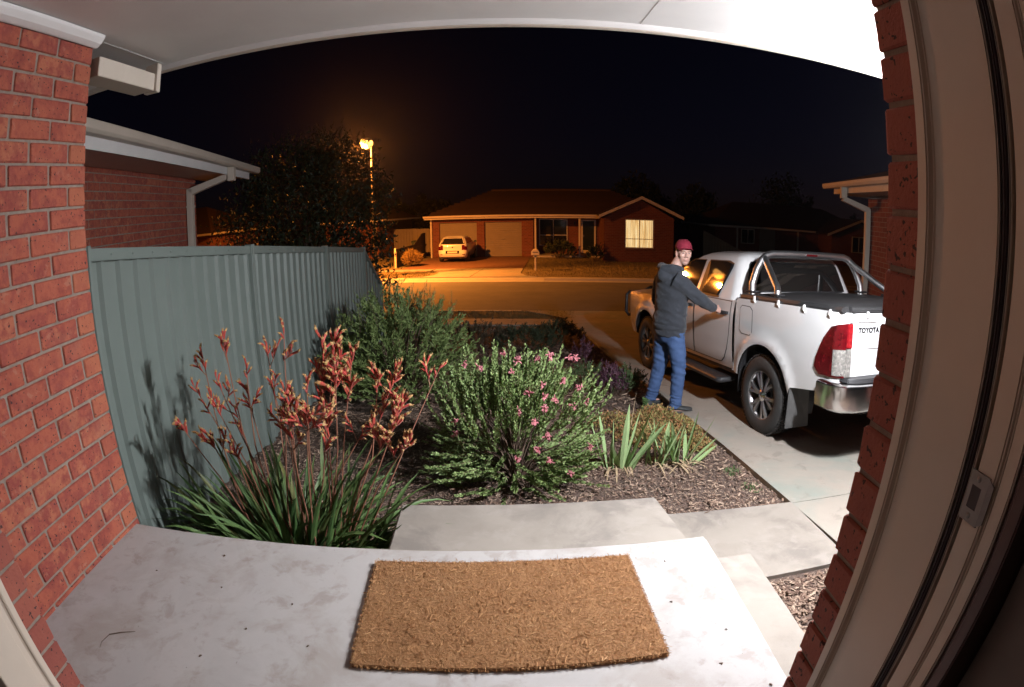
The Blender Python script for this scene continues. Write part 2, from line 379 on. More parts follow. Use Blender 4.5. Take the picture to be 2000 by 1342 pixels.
# ------------------------------------------------------------------ door frame
def jamb(name, label, x, sg, prof, z1=2.12):
    t = thing(name, label, 'door frame', (x, .5, 0))
    for nm, mt, poly in prof:
        m = M(); m.prism(poly, lambda a, b: (sg*a, b-.5, .0), lambda a, b: (sg*a, b-.5, z1)); m.build(nm, mt, t, bevel=.0025, bseg=2, smooth=True)
    return t
PROF = [('outer_stile', 'frame_paint', [(.06,.621),(-.006,.621),(-.006,.597),(.006,.592),(.006,.568),(-.004,.563),(-.004,.452),(.06,.452)]),
        ('weather_seal', 'seal_rubber', [(.06,.451),(.012,.451),(-.002,.447),(-.002,.441),(.012,.437),(.06,.437)]),
        ('bead', 'frame_paint', [(.06,.436),(-.002,.436),(-.002,.431),(.06,.431)]),
        ('weather_seal', 'seal_rubber', [(.06,.430),(.010,.430),(.010,.424),(.06,.424)]),
        ('inner_stile', 'frame_paint', [(.06,.423),(-.003,.423),(-.003,.385),(.006,.382),(.006,.377),(-.003,.374),(-.003,.352),(.06,.352)]),
        ('architrave', 'dark_timber', [(.14,.351),(.004,.351),(-.002,.345),(-.002,.322),(.14,.322)])]
rj = jamb('door_frame', 'beige painted door frame at right with steel strike plate', .603, 1, PROF)
m = M()
# strike plate: a plate with a slot, folded lip
P = [(.366,.905),(.418,.890),(.423,.90),(.423,.965),(.418,.975),(.366,.985),(.352,.975),(.352,.915)]
m = M(); bo = [(.392,.885),(.43,.885),(.43,.955),(.392,.955)]; bi = [(.403,.904),(.422,.904),(.422,.936),(.403,.936)]
def sp(a, b, x): return (x, a-.5, b)
vs = [sp(a,b,-.0055) for a,b in bo] + [sp(a,b,-.0055) for a,b in bi] + [sp(a,b,-.0030) for a,b in bo] + [sp(a,b,-.0030) for a,b in bi]
fs = []
for k in range(4):
    j = (k+1) % 4; fs += [(k,j,4+j,4+k), (8+k,12+k,12+j,8+j), (k,8+k,8+j,j), (4+k,4+j,12+j,12+k)]
m.add(vs, fs); m.hexa([sp(.383,.893,-.004),sp(.393,.886,-.0055),sp(.393,.954,-.0055),sp(.383,.947,-.004),sp(.383,.893,-.001),sp(.393,.886,-.003),sp(.393,.954,-.003),sp(.383,.947,-.001)])
pl = m.build('strike_plate', 'steel', rj)
m = M(); m.bx(-.0050,-.0035,-.097,-.078,.904,.936); m.build('slot', 'seal_rubber', pl)
for z in (.894, .946):
    m = M(); m.lathe([(0,-.0068),(.003,-.0066),(.0045,-.0056),(.0045,-.0050)], 12, (0,-.0875,z), 'x'); m.build('screw', 'steel', pl, smooth=True)
jamb('door_frame', 'beige painted door frame at the bottom left corner', -1.18, -1, PROF[:1])
m = M(); m.bx(.66, .70, -1.2, .318, -.02, 2.2); tag(m.build('hall_wall', 'hall_wall'), kind='structure')
m = M(); m.bx(-1.30, -1.26, -1.2, .44, -.02, 2.2); tag(m.build('hall_wall_left', 'hall_wall'), kind='structure')
m = M(); m.bx(-1.26, .66, -1.2, .545, -.05, -.004); tag(m.build('hall_floor', 'dark_timber'), kind='structure')

# ------------------------------------------------------------------ porch ceiling, fascia, eave
pc = bpy.data.objects.new('porch_ceiling', None); COL.objects.link(pc); pc['kind'] = 'structure'
xs = [-3.2, -1.68, .672, 1.72, 3.4]
for a, b in zip(xs, xs[1:]):
    m = M(); m.bx(a+.0012, b-.0012, .70, 2.445, 2.13, 2.142); m.build('panel', 'white_paint', pc, bevel=.002)
for x in xs[1:-1]:
    m = M(); m.bx(x-.009, x+.009, .72, 2.443, 2.1285, 2.1298); m.build('joint_strip', 'white_paint', pc)
m = M(); m.bx(-3.2, 3.4, .5, 2.6, 2.16, 2.2); m.build('roof_deck', 'dark_timber', pc)
m = M(); m.bx(-3.2,3.4,2.447,2.472,2.103,2.30); m.build('fascia', 'cream_trim', pc, bevel=.003)
m = M(); m.prism([(2.422,2.1295),(2.446,2.1295),(2.446,2.108),(2.438,2.112),(2.428,2.120)], lambda y,z:(-1.9,y,z), lambda y,z:(3.4,y,z)); m.build('quad_mould', 'white_paint', pc)
m = M(); m.prism([(2.474,2.27),(2.474,2.135),(2.57,2.135),(2.60,2.15),(2.60,2.26),(2.59,2.27)], lambda y,z:(-1.9,y,z), lambda y,z:(3.4,y,z)); m.build('gutter', 'cream_trim', pc)
m = M(); m.prism([(-1.657,2.127),(-1.600,2.127),(-1.603,2.112),(-1.622,2.09),(-1.645,2.078),(-1.657,2.076)], lambda x,z:(x,.72,z), lambda x,z:(x,1.80,z)); m.build('cornice', 'white_paint', pc, bevel=.003)
eb = thing('eave_return', 'cream boxed eave return beyond the left brick wall', 'eave', (-1.9, 2.06, 2.0))
m = M(); m.bx(.13, .262, -.24, .225, -.045, .045); m.build('box', 'cream_trim', eb, bevel=.004)
m = M(); m.bx(.19, .275, .227, .262, -.05, .10); m.build('gutter_end', 'cream_trim', eb, bevel=.004)

# ------------------------------------------------------------------ steel fence
def ft(y): return 1.216 - .0758*(y-2.38)
FX = -2.2
fe = thing('steel_fence', 'grey green ribbed steel fence along the left side of the garden', 'fence', (FX, 2.3, gz(FX, 2.3)))
fo = Vector(fe.location)
def sheetpanel(y0, y1, topf, nm='panel'):
    # ribbed sheet, pitch .19
    y = y0; pts = []
    n = max(1, round((y1-y0)/.19)); pt = (y1-y0)/n
    for i in range(n):
        a = y0 + i*pt
        pts += [(a, 0), (a+pt*.60, 0), (a+pt*.70, .026), (a+pt*.88, .026), (a+pt*.98, 0)]
    pts.append((y1, 0))
    vs = []; fs = []
    for (yy, d) in pts:
        zb = gz(FX, yy) - .03; zt = topf(yy)-.012
        vs += [Vector((FX-.018+d, yy, zb))-fo, Vector((FX-.018+d, yy, zt))-fo]
    k = len(pts)
    for i in range(k-1): fs.append((2*i, 2*i+2, 2*i+3, 2*i+1))
    b = len(vs)
    vs += [v + Vector((-.0012,0,0)) for v in vs]
    for i in range(k-1): fs.append((b+2*i, b+2*i+1, b+2*i+3, b+2*i+2))
    m = M(); m.add(vs, fs); return m.build(nm, 'fence_green', fe, fix=False)
posts = [0.05, 2.33, 4.61, 6.90, 9.02, 10.3]
def rake(y): return ft(9.02) + (-.02-ft(9.02))*(y-9.02)/(10.3-9.02)
for a, b in zip(posts, posts[1:]):
    tf = rake if a > 9 else ft
    n = 3 if a < 9 else 2
    for i in range(n):
        p, r_ = a+.02+(b-a-.04)*i/n, a+.02+(b-a-.04)*(i+1)/n
        sheetpanel(p+.002, r_-.002, tf)
    m = M()
    for (h0, h1, nm) in ((-.070, .0, 'top_rail'),):
        m = M(); m.hexa([Vector(p)-fo for p in ((FX-.027,a+.024,tf(a)+h0),(FX+.027,a+.024,tf(a)+h0),(FX+.027,b-.024,tf(b)+h0),(FX-.027,b-.024,tf(b)+h0),(FX-.027,a+.024,tf(a)+h1),(FX+.027,a+.024,tf(a)+h1),(FX+.027,b-.024,tf(b)+h1),(FX-.027,b-.024,tf(b)+h1))])
        m.build(nm, 'fence_green', fe, bevel=.005, bseg=2, smooth=True)
for i in range(1, 44):
    y = .1+.19*i*1.18
    if y > 8.9: break
    m = M(); m.lathe([(.001,.0045),(.005,.004),(.007,.0)], 8, (.0285, y-fo.y, ft(y)-.035-fo.z), 'x'); m.build('screw', 'fence_green', fe, smooth=True)
for y in posts:
    tp = (ft(y) if y < 9.1 else rake(y)) + .014
    m = M(); zb = gz(FX, y)-.05
    m.prism([(-.032,-.034),(.040,-.034),(.040,-.008),(.026,-.004),(.026,.004),(.040,.008),(.040,.034),(-.032,.034)], lambda a,b: (a, y-fo.y+b, zb-fo.z), lambda a,b: (a, y-fo.y+b, tp-fo.z))
    m.build('post', 'fence_green', fe, bevel=.002)

# ------------------------------------------------------------------ sensor floodlight under the porch ceiling (behind the right reveal)
fl = thing('flood_light', 'twin head sensor floodlight fixed under the porch ceiling', 'floodlight', (2.12, 1.90, 2.128))
pm('fill_glow', [(.8,.8,.8),(.8,.8,.8)], .3, emit=FLOOD_COL, estr=1150)
pm('lamp_white', [(.7,.7,.7),(.75,.75,.75)], .4)
pm('lamp_lens', [(.8,.8,.8),(.8,.8,.8)], .3, emit=FLOOD_COL, estr=40)
m = M(); m.lathe([(0,0),(.06,0),(.06,-.02),(.045,-.03),(.02,-.035),(.02,-.06),(0,-.06)], 24); m.build('base', 'lamp_white', fl, smooth=True)
for s in (-1, 1):
    d = Vector((s*.5, .75, -.5)).normalized(); p = Vector((s*.05, .01, -.06))
    m = M(); m.tube([p, p+d*.03, p+d*.06, p+d*.10], [.012,.03,.042,.05], 16, cap=True); h = m.build('lamp_head', 'lamp_white', fl, smooth=True)
    m = M(); m.tube([p+d*.101, p+d*.104], [.046,.044], 16); m.build('lens', 'lamp_lens', h)
m = M(); m.lathe([(.001,-.062),(.020,-.062),(.014,-.40),(.040,-.42),(.052,-.46),(.044,-.50),(.022,-.525),(.001,-.53)], 20); m.build('fill_bulb', 'fill_glow', fl, smooth=True)  # added glowing bulb that brightens the ceiling beyond what the heads give
ld = bpy.data.lights.new('flood_light_bulb', 'SPOT'); ld.energy = FLOOD_W; ld.color = FLOOD_COL; ld.shadow_soft_size = .05
ld.spot_size = radians(172); ld.spot_blend = .85
lo = bpy.data.objects.new('flood_light_bulb', ld); COL.objects.link(lo); lo.parent = fl; lo.location = Vector(FLOOD_AT) - Vector(fl.location)
lo.rotation_euler = Vector((-.22, .42, -.88)).to_track_quat('-Z', 'Y').to_euler()
# ------------------------------------------------------------------ materials of the street
def brick_far(name, c1, c2, mort):
    m = pm(name, [c1, c2], .9, ns=4); nt = m.node_tree; b = nt.nodes['Principled BSDF']
    tc = nt.nodes.new('ShaderNodeTexCoord'); sx = nt.nodes.new('ShaderNodeSeparateXYZ'); cx = nt.nodes.new('ShaderNodeCombineXYZ')
    nt.links.new(tc.outputs['Object'], sx.inputs[0]); nt.links.new(math_(nt, 'ADD', sx.outputs[0], sx.outputs[1]), cx.inputs[0]); nt.links.new(sx.outputs[2], cx.inputs[1])
    t = nt.nodes.new('ShaderNodeTexBrick'); t.inputs['Scale'].default_value = 1; t.inputs['Brick Width'].default_value = .24; t.inputs['Row Height'].default_value = .086
    t.inputs['Mortar Size'].default_value = .006; t.inputs['Color1'].default_value = (*c1, 1); t.inputs['Color2'].default_value = (*c2, 1); t.inputs['Mortar'].default_value = (*mort, 1)
    nt.links.new(cx.outputs[0], t.inputs[0]); nt.links.new(t.outputs[0], b.inputs['Base Color']); bump_(nt, b, t.outputs[1], -.4, .006); return m
brick_far('brick_course', (.13,.030,.022), (.18,.048,.032), (.19,.145,.115))
pm('cream_door', [(.20,.165,.125), (.23,.19,.145)], .55, ns=2)
pm('glass_dark', [(.012,.012,.014), (.016,.016,.018)], .06, spec=.6, ns=2)
pm('glass_green', [(.015,.02,.016), (.02,.026,.02)], .06, spec=.6)
pm('curtain_lit', [(.75,.62,.38), (.85,.72,.48)], .9, ns=3, emit=(1.0,.66,.26), estr=1.0)
pm('sheer', [(.45,.42,.36), (.5,.46,.4)], .9)
pm('bin_green', [(.03,.05,.035), (.04,.06,.045)], .6)
pm('black_plastic', [(.018,.018,.02), (.026,.026,.028)], .5)
pm('galv', [(.16,.15,.14), (.2,.19,.18)], .6, metal=.3, ns=20)
pm('sodium', [(1,.7,.3),(1,.7,.3)], .3, emit=(1.0,.46,.10), estr=STREET_L)
pm('fence_tan', [(.26,.21,.15), (.30,.25,.18)], .7, ns=3)
pm('fence_dark', [(.07,.06,.05), (.09,.075,.06)], .7)
pm('tyre', [(.018,.018,.018), (.03,.029,.028)], .8, ns=20, bump=.2, bs=60, bd=.003)
pm('car_white', [(.56,.56,.57), (.60,.60,.61)], .28, coat=.8, ns=1.5)
pm('red_lens', [(.05,.0015,.003), (.08,.003,.005), (.12,.005,.008)], .15, coat=.8, ns=14, nd=2, spread=(.3,.7))
pm('red_lens_bright', [(.20,.006,.010), (.25,.010,.014), (.34,.03,.03)], .15, coat=.6, ns=45, nd=1, spread=(.35,.75), bump=.3, bs=90, bd=.003)
pm('clear_lens', [(.15,.145,.135), (.20,.19,.175), (.30,.285,.26)], .15, ns=45, nd=1, spread=(.35,.72), coat=.5, bump=.3, bs=110, bd=.003)
def lpart(t, name, mat, fn, **k):
    m = M(); fn(m); return m.build(name, mat, t, **k)

# ------------------------------------------------------------------ far side of the street
sheet('verge_far_west', [(-60,20.96),(-5.75,20.96),(-4.9,21.6),(-5.05,23.4),(-5.8,24.0),(-60,24.0)], .0, 'dry_grass', street=True, step=.35, rough=.02)
fp2 = bpy.data.objects.new('footpath_far', None); COL.objects.link(fp2); fp2['kind'] = 'structure'
k = -26.0
while k < -6.0:
    sheet('concrete_slab', [(k+.006,24.0),(min(k+1.8,-5.6)-.006,24.0),(min(k+1.8,-5.6)-.006,25.1),(k+.006,25.1)], .012, 'path_concrete', street=True, step=1, thick=.08, parent=fp2); k += 1.8
ap = bpy.data.objects.new('driveway_apron', None); COL.objects.link(ap); ap['kind'] = 'structure'
sheet('concrete_slab', [(-5.72,20.99),(-3.37,20.99),(-3.37,25.05),(-5.55,25.05),(-5.5,24),(-5.0,23.1),(-4.95,21.9),(-5.2,21.35)], .02, 'drive_concrete', street=True, step=.8, thick=.1, parent=ap)
sheet('concrete_slab', [(-3.34,20.99),(-.72,20.99),(-1.25,21.6),(-1.5,22.6),(-1.55,25.05),(-3.34,25.05)], .02, 'drive_concrete', street=True, step=.8, thick=.1, parent=ap)
sheet('paved_drive', [(-7.3,25.08),(-1.55,25.08),(-1.55,32.5),(-7.3,32.5)], .016, 'paver_red', street=True, step=1)
sheet('lawn_far', [(60,20.99),(60,34),(-1.35,34),(-1.54,32.4),(-1.545,25),(-1.49,22.6),(-1.23,21.6),(-.69,20.99)], .0, 'dry_grass', street=True, step=.4, rough=.03)
sheet('garden_far', [(-60,25.15),(-7.35,25.15),(-7.35,34),(-60,34)], -.01, 'dry_grass', street=True, step=.8, rough=.02)
GZ = -1.45
def sthing(name, label, cat, u, v, z=GZ, group=None): return thing(name, label, cat, S(u, v, z), SA, group)
def window(t, u0, u1, z0, z1, v, fr='cream_trim', lit=None, mull=1, trans=None, depth=.07):
    w = lpart(t, 'window', fr, lambda m: [m.bx(u0,u1,v-.03,v+.04,z1-.05,z1), m.bx(u0,u1,v-.03,v+.04,z0,z0+.05), m.bx(u0,u0+.05,v-.03,v+.04,z0+.05,z1-.05), m.bx(u1-.05,u1,v-.03,v+.04,z0+.05,z1-.05)]
              + [m.bx(u0+(u1-u0)*(i+1)/(mull+1)-.02,u0+(u1-u0)*(i+1)/(mull+1)+.02,v-.025,v+.03,z0+.05,z1-.05) for i in range(mull)] + ([m.bx(u0+.05,u1-.05,v-.026,v+.03,trans-.018,trans+.018)] if trans else []))
    n = mull+1
    for i in range(n):
        a, b = u0+.05+(u1-u0-.1)*i/n, u0+.05+(u1-u0-.1)*(i+1)/n
        lpart(w, 'pane', 'pane_clear' if lit else 'glass_dark', lambda m: m.bx(a+.005,b-.005,v,v+.006,z0+.05,z1-.05))
    if lit:
        m = M(); R0 = []; R1 = []
        k = int((u1-u0)/.035)
        for i in range(k+1):
            uu = u0+.03+(u1-u0-.06)*i/k; vv = v+.16+.035*sin(i*1.9)+.015*sin(i*.7)
            R0.append((uu,vv,z0+.02)); R1.append((uu,vv,z1-.01))
        m.rings([R0,R1], cap=False, closed=False); m.build('curtain', lit, w, smooth='all', fix=False)
        lpart(w, 'room', 'hall_wall', lambda m: m.bx(u0-.1,u1+.1,v+.3,v+.34,z0-.1,z1+.1))
    lpart(w, 'sill', 'brick_course', lambda m: m.bx(u0-.02,u1+.02,v-.10,v-.035,z0-.085,z0-.004))
    return w
def painted_folds(name):  # light and dark of the folds painted into the emission colour
    nt = MAT[name].node_tree; b = nt.nodes['Principled BSDF']; tc = nt.nodes.new('ShaderNodeTexCoord'); mp = nt.nodes.new('ShaderNodeMapping'); mp.inputs['Scale'].default_value = (22, 22, .7)
    nt.links.new(tc.outputs['Object'], mp.inputs[0]); f = noise_(nt, mp.outputs[0], 1.0, 2)
    nt.links.new(ramp(nt, f, [(.35,(.45,.22,.06)), (.5,(.95,.62,.26)), (.68,(1.0,.80,.45))]), b.inputs['Emission Color'])
painted_folds('curtain_lit')
mg = pm('pane_clear', [(.9,.9,.9),(.9,.9,.9)], .02, trans=1, spec=.5)

def house():
    U, V = -7.35, 32.4
    t = sthing('brick_house', 'brick house across the road with two garage doors and a lit gable window', 'house', U, V)
    X = lambda u: u-U
    Y = lambda v: v-V
    Zz = lambda z: z-GZ
    def wallbox(u0,u1,v0,v1,z0,z1): lpart(t, 'wall', 'brick_course', lambda m: m.bx(X(u0),X(u1),Y(v0),Y(v1),Zz(z0),Zz(z1)))
    # garage front with openings
    G = [(-6.93,-4.70),(-4.25,-2.08)]
    wallbox(-7.35,-6.93,32.4,32.63,GZ,.86); wallbox(-4.70,-4.25,32.4,32.63,GZ,.86); wallbox(-2.08,-1.40,32.4,32.63,GZ,.86)
    for a, b in G:
        wallbox(a+.002,b-.002,32.402,32.628,.61,.86)
        def gd(m, a=a, b=b):
            n = 16
            for i in range(n): 
                z0 = GZ+.03+(.605-GZ-.03)*i/n; z1 = GZ+.03+(.605-GZ-.03)*(i+1)/n
                m.bx(X(a+.01),X(b-.01),Y(32.53)-(.006 if i%2 else 0),Y(32.56),Zz(z0)+.002,Zz(z1)-.002)
        d = lpart(t, 'garage_door', 'cream_door', gd)
        lpart(d, 'handle', 'galv', lambda m: m.bx(X((a+b)/2)-.12,X((a+b)/2)+.12,Y(32.49),Y(32.52),Zz(-.42),Zz(-.38)))
    wallbox(-7.35,-7.12,32.635,39.2,GZ,.86); wallbox(-1.63,-1.40,32.635,33.6,GZ,.86)
    # entry recess
    wallbox(-1.40,2.7,33.6,33.83,GZ,.86)
    wallbox(2.47,2.70,29.8,33.598,GZ,.86)
    window(t, X(-1.10), X(.60), Zz(-.86), Zz(.76), Y(33.56), lit=None, mull=1, trans=Zz(-.22))
    lpart(t, 'sheer_curtain', 'sheer', lambda m: m.bx(X(-1.04),X(.54),Y(33.585),Y(33.597),Zz(-.80),Zz(.70)))
    dr = lpart(t, 'front_door', 'cream_trim', lambda m: [m.bx(X(1.42),X(1.52),Y(33.5),Y(33.598),Zz(-1.3),Zz(.72)), m.bx(X(2.2),X(2.30),Y(33.5),Y(33.598),Zz(-1.3),Zz(.72)), m.bx(X(1.52),X(2.2),Y(33.5),Y(33.598),Zz(.64),Zz(.72)), m.bx(X(1.52),X(2.2),Y(33.5),Y(33.598),Zz(-1.3),Zz(-1.12))])
    lpart(dr, 'screen', 'glass_green', lambda m: m.bx(X(1.52),X(2.2),Y(33.55),Y(33.57),Zz(-1.12),Zz(.64)))
    lpart(dr, 'handle', 'galv', lambda m: m.bx(X(1.55),X(1.59),Y(33.46),Y(33.50),Zz(-.32),Zz(-.18)))
    for u in (-1.27, 1.26):
        lpart(t, 'porch_post', 'cream_trim', lambda m: m.bx(X(u-.05),X(u+.05),Y(32.05),Y(32.15),Zz(GZ),Zz(.84)))
    lpart(t, 'wall_lamp', 'black_plastic', lambda m: [m.bx(X(.98),X(1.06),Y(33.45),Y(33.58),Zz(.42),Zz(.55)), m.bx(X(.96),X(1.08),Y(33.40),Y(33.52),Zz(.55),Zz(.58))])
    lpart(t, 'porch_slab', 'kerb_concrete', lambda m: m.bx(X(-1.4),X(2.46),Y(31.9),Y(33.59),Zz(-1.5),Zz(-1.34)))
    # gable wing
    wu0, wu1, wv = 2.47, 6.25, 29.8
    w0, w1, z0, z1 = 3.59, 5.16, -.70, .85
    wallbox(wu0,w0,wv-.23,wv-.002,GZ,.86); wallbox(w1,wu1,wv-.23,wv-.002,GZ,.86); wallbox(w0+.002,w1-.002,wv-.228,wv-.004,GZ,z0-.09); 
    ap_ = (4.43, 2.02)
    lpart(t, 'gable', 'brick_course', lambda m: m.prism([(wu0,.862),(wu1,.862),(wu1,.95),(ap_[0],1.90),(wu0,.95)], lambda u,z:(X(u),Y(wv-.225),Zz(z)), lambda u,z:(X(u),Y(wv-.005),Zz(z))))
    wallbox(wu1-.23,wu1,wv,39.2,GZ,.86)
    window(t, X(w0), X(w1), Zz(z0), Zz(.858), Y(wv-.18), lit='curtain_lit', mull=1, trans=Zz(-.20))
    # roofs
    def hip(m):
        e0, e1, f0, f1, ze, zr = -7.75, 7.0, 31.9, 39.7, 1.0, 2.55
        A,B,Cc,D = (X(e0),Y(f0),Zz(ze)),(X(e1),Y(f0),Zz(ze)),(X(e1),Y(f1),Zz(ze)),(X(e0),Y(f1),Zz(ze))
        E,F = (X(e0+3.6),Y(35.8),Zz(zr)),(X(e1-3.6),Y(35.8),Zz(zr))
        m.add([A,B,Cc,D,E,F],[(0,1,5,4),(1,2,5),(2,3,4,5),(3,0,4),(0,3,2,1)])
        for j in range(1,12):
            q = j/12.0; a = Vector(A).lerp(Vector(E), q); b = Vector(B).lerp(Vector(F), q); n = Vector((0,-.02,.03))
            m.add([a+n*.2, b+n*.2, b+n+Vector((0,.30,.12)), a+n+Vector((0,.30,.12))],[(0,1,2,3)])
    rf = lpart(t, 'roof', 'roof_tile', hip)
    lpart(rf, 'ridge_cap', 'roof_tile', lambda m: m.tube([(X(-4.2),Y(35.8),Zz(2.57)),(X(3.4),Y(35.8),Zz(2.57))], .11, 8))
    def grf(m):
        for s in (-1,1):
            ue = ap_[0]+s*2.2
            m.prism([(ap_[0],2.06),(ue,1.06),(ue,1.0),(ap_[0],2.0)], lambda u,z:(X(u),Y(29.1),Zz(z)), lambda u,z:(X(u),Y(34.5),Zz(z)))
    lpart(t, 'gable_roof', 'roof_tile', grf)
    def barge(m):
        for s in (-1,1):
            ue = ap_[0]+s*2.27
            m.prism([(ap_[0],2.09),(ue,1.06),(ue,.90),(ap_[0],1.93)], lambda u,z:(X(u),Y(29.05),Zz(z)), lambda u,z:(X(u),Y(29.09),Zz(z)))
    lpart(t, 'barge_board', 'cream_trim', barge)
    lpart(t, 'gable_soffit', 'cream_trim', lambda m: [m.prism([(ap_[0],1.97),(ap_[0]+s*2.2,.98),(ap_[0]+s*2.2,.96),(ap_[0],1.95)], lambda u,z:(X(u),Y(29.10),Zz(z)), lambda u,z:(X(u),Y(29.57),Zz(z))) for s in (-1,1)])
    lpart(t, 'gutter', 'cream_trim', lambda m: m.bx(X(-7.78),X(2.4),Y(31.78),Y(31.9),Zz(.93),Zz(1.04)), bevel=.01)
    lpart(t, 'fascia', 'cream_trim', lambda m: m.bx(X(-7.75),X(2.4),Y(31.905),Y(31.93),Zz(.83),Zz(1.0)))
    lpart(t, 'soffit', 'cream_trim', lambda m: m.bx(X(-7.75),X(2.45),Y(31.935),Y(33.6),Zz(.862),Zz(.875)))
    lpart(t, 'downpipe', 'cream_trim', lambda m: m.bx(X(-7.46),X(-7.37),Y(32.28),Y(32.38),Zz(GZ),Zz(.86)))
    lpart(t, 'sensor', 'galv', lambda m: m.box((X(-4.48),Y(32.36),Zz(.74)),(.07,.08,.06)))
    return t
house()

# the lamp that lights the street
pm('pole_paint', [(.05,.047,.044),(.07,.066,.06)], .6)
def street_lamp():
    b = S(-7.50, 22.2, -1.30); top = S(-7.60, 22.2, 4.15); hd = S(-7.80, 22.15, 4.36)
    t = thing('street_lamp', 'lit orange street lamp on a slim steel pole across the road', 'street lamp', b)
    m = M(); m.tube([Vector((0,0,-.1)), (top-b)*.5, top-b], [.075,.06,.045], 12); m.build('pole', 'pole_paint', t, smooth=True)
    m = M(); m.tube([Vector((0,0,-.05)), Vector((0,0,.5)), Vector((0,0,.52))], [.095,.095,.075], 12); m.build('base_sleeve', 'galv', t, smooth=True)
    m = M(); m.tube([top-b, (top-b).lerp(hd-b,.5)+Vector((0,0,.10)), hd-b+Vector((0,0,.16))], .032, 8); m.build('arm', 'galv', t, smooth=True)
    m = M(); m.lathe([(0,.20),(.14,.19),(.23,.14),(.25,.075),(.245,.06)], 20, hd-b); m.build('housing', 'galv', t, smooth=True)
    m = M(); m.lathe([(.24,.065),(.275,.0),(.265,-.10),(.20,-.20),(.10,-.255),(0.001,-.27)], 20, hd-b); m.build('lamp_globe', 'sodium', t, smooth=True)
    lp = bpy.data.lights.new('street_lamp_glow', 'POINT'); lp.energy = STREET_P; lp.color = STREET_COL; lp.shadow_soft_size = .10
    lq = bpy.data.objects.new('street_lamp_glow', lp); COL.objects.link(lq); lq.parent = t; lq.location = hd-b+Vector((-.34,-.26,-.42))
    ld = bpy.data.lights.new('street_lamp_beam', 'SPOT'); ld.energy = STREET_W; ld.color = STREET_COL; ld.shadow_soft_size = .12; ld.spot_size = radians(166); ld.spot_blend = .8
    lo = bpy.data.objects.new('street_lamp_beam', ld); COL.objects.link(lo); lo.parent = t; lo.location = hd-b+Vector((-.34,-.26,-.44)); lo.rotation_euler = (radians(4),0,0)
street_lamp()

# letter box, bin, low fence, rear fences
def letter_box():
    t = sthing('letter_box', 'pale letter box with rounded top on a post beside the far driveway', 'letter box', -.95, 23.9, interp(LAND,23.9))
    lpart(t, 'post', 'cream_trim', lambda m: m.bx(-.035,.035,-.035,.035,-.1,.68), bevel=.006)
    arc = [(.17*cos(a), .82+.12*sin(a)) for a in [pi*i/10 for i in range(11)]]
    lpart(t, 'box', 'cream_trim', lambda m: m.prism([(.17,.69)]+arc+[(-.17,.69)], lambda x,z:(x,-.16,z), lambda x,z:(x,.16,z)), bevel=.008)
    lpart(t, 'slot', 'black_plastic', lambda m: m.bx(-.11,.11,-.166,-.158,.80,.83))
    lpart(t, 'newspaper_holder', 'cream_trim', lambda m: m.lathe([(.05,-.15),(.05,.15)], 12, (.0,0,.635), 'y'))
letter_box()
def wheelie_bin():
    t = sthing('wheelie_bin', 'dark green wheelie bin standing beside the garage wall', 'bin', -8.35, 32.6, -1.45)
    def body(m): m.rings([[(sx*w,sy*d,z) for sx,sy in ((-1,-1),(1,-1),(1,1),(-1,1))] for w,d,z in ((.22,.24,.06),(.29,.31,.93),(.31,.33,.94),(.31,.33,.98))])
    lpart(t, 'body', 'bin_green', body, bevel=.02, bseg=2, smooth=True)
    lpart(t, 'lid', 'bin_green', lambda m: m.rings([[(sx*w,sy*d,z) for sx,sy in ((-1,-1),(1,-1),(1,1),(-1,1))] for w,d,z in ((.32,.35,.985),(.32,.35,1.01),(.26,.28,1.06))]), bevel=.015, smooth=True)
    for s in (-1,1): lpart(t, 'wheel', 'tyre', lambda m: m.lathe([(0,-.025),(.09,-.025),(.1,-.01),(.1,.01),(.09,.025),(0,.025)], 16, (s*.24,.24,.1), 'x'))
    lpart(t, 'handle', 'bin_green', lambda m: m.tube([(-.22,.33,.95),(-.22,.40,.97),(.22,.40,.97),(.22,.33,.95)], .015, 6))
wheelie_bin()
def low_fence():
    t = sthing('low_fence', 'dark low paling fence with a white end post beside the far path', 'fence', -7.9, 26.4, -1.41)
    lpart(t, 'end_post', 'cream_trim', lambda m: m.bx(-.05,.05,-.05,.05,-.1,.98), bevel=.008)
    y = .06
    i = 0
    while y < 6.4:
        h = .92 if y < 3.6 else .92+min(.55,(y-3.6)*.30)
        lpart(t, 'paling', 'fence_dark', lambda m: m.bx(-.012,.012,y,y+.115,-.06,h)); y += .122; i += 1
    lpart(t, 'rail', 'fence_dark', lambda m: [m.bx(.013,.05,.05,6.45,.2,.27), m.bx(.013,.05,.05,6.45,.7,.77)])
low_fence()
def rear_fence(u0, u1, v, label, h=1.68):
    t = sthing('paling_fence', label, 'fence', u0, v)
    x = 0
    while x < u1-u0:
        lpart(t, 'paling', 'fence_tan', lambda m: m.bx(x+.004,x+.19,-.012,.012,0,h+rnd(-.01,.01))); x += .2
    lpart(t, 'rail', 'fence_tan', lambda m: m.bx(0,u1-u0,.014,.06,h-.2,h-.1))
    lpart(t, 'post', 'fence_dark', lambda m: m.bx(u1-u0+.01,u1-u0+.11,-.05,.05,0,h+.04))
rear_fence(-11.2, -9.35, 36.2, 'tan paling fence behind the bin, left section beside the brick cottage')
rear_fence(-9.2, -7.5, 35.2, 'tan paling fence behind the bin, right section beside the garage')
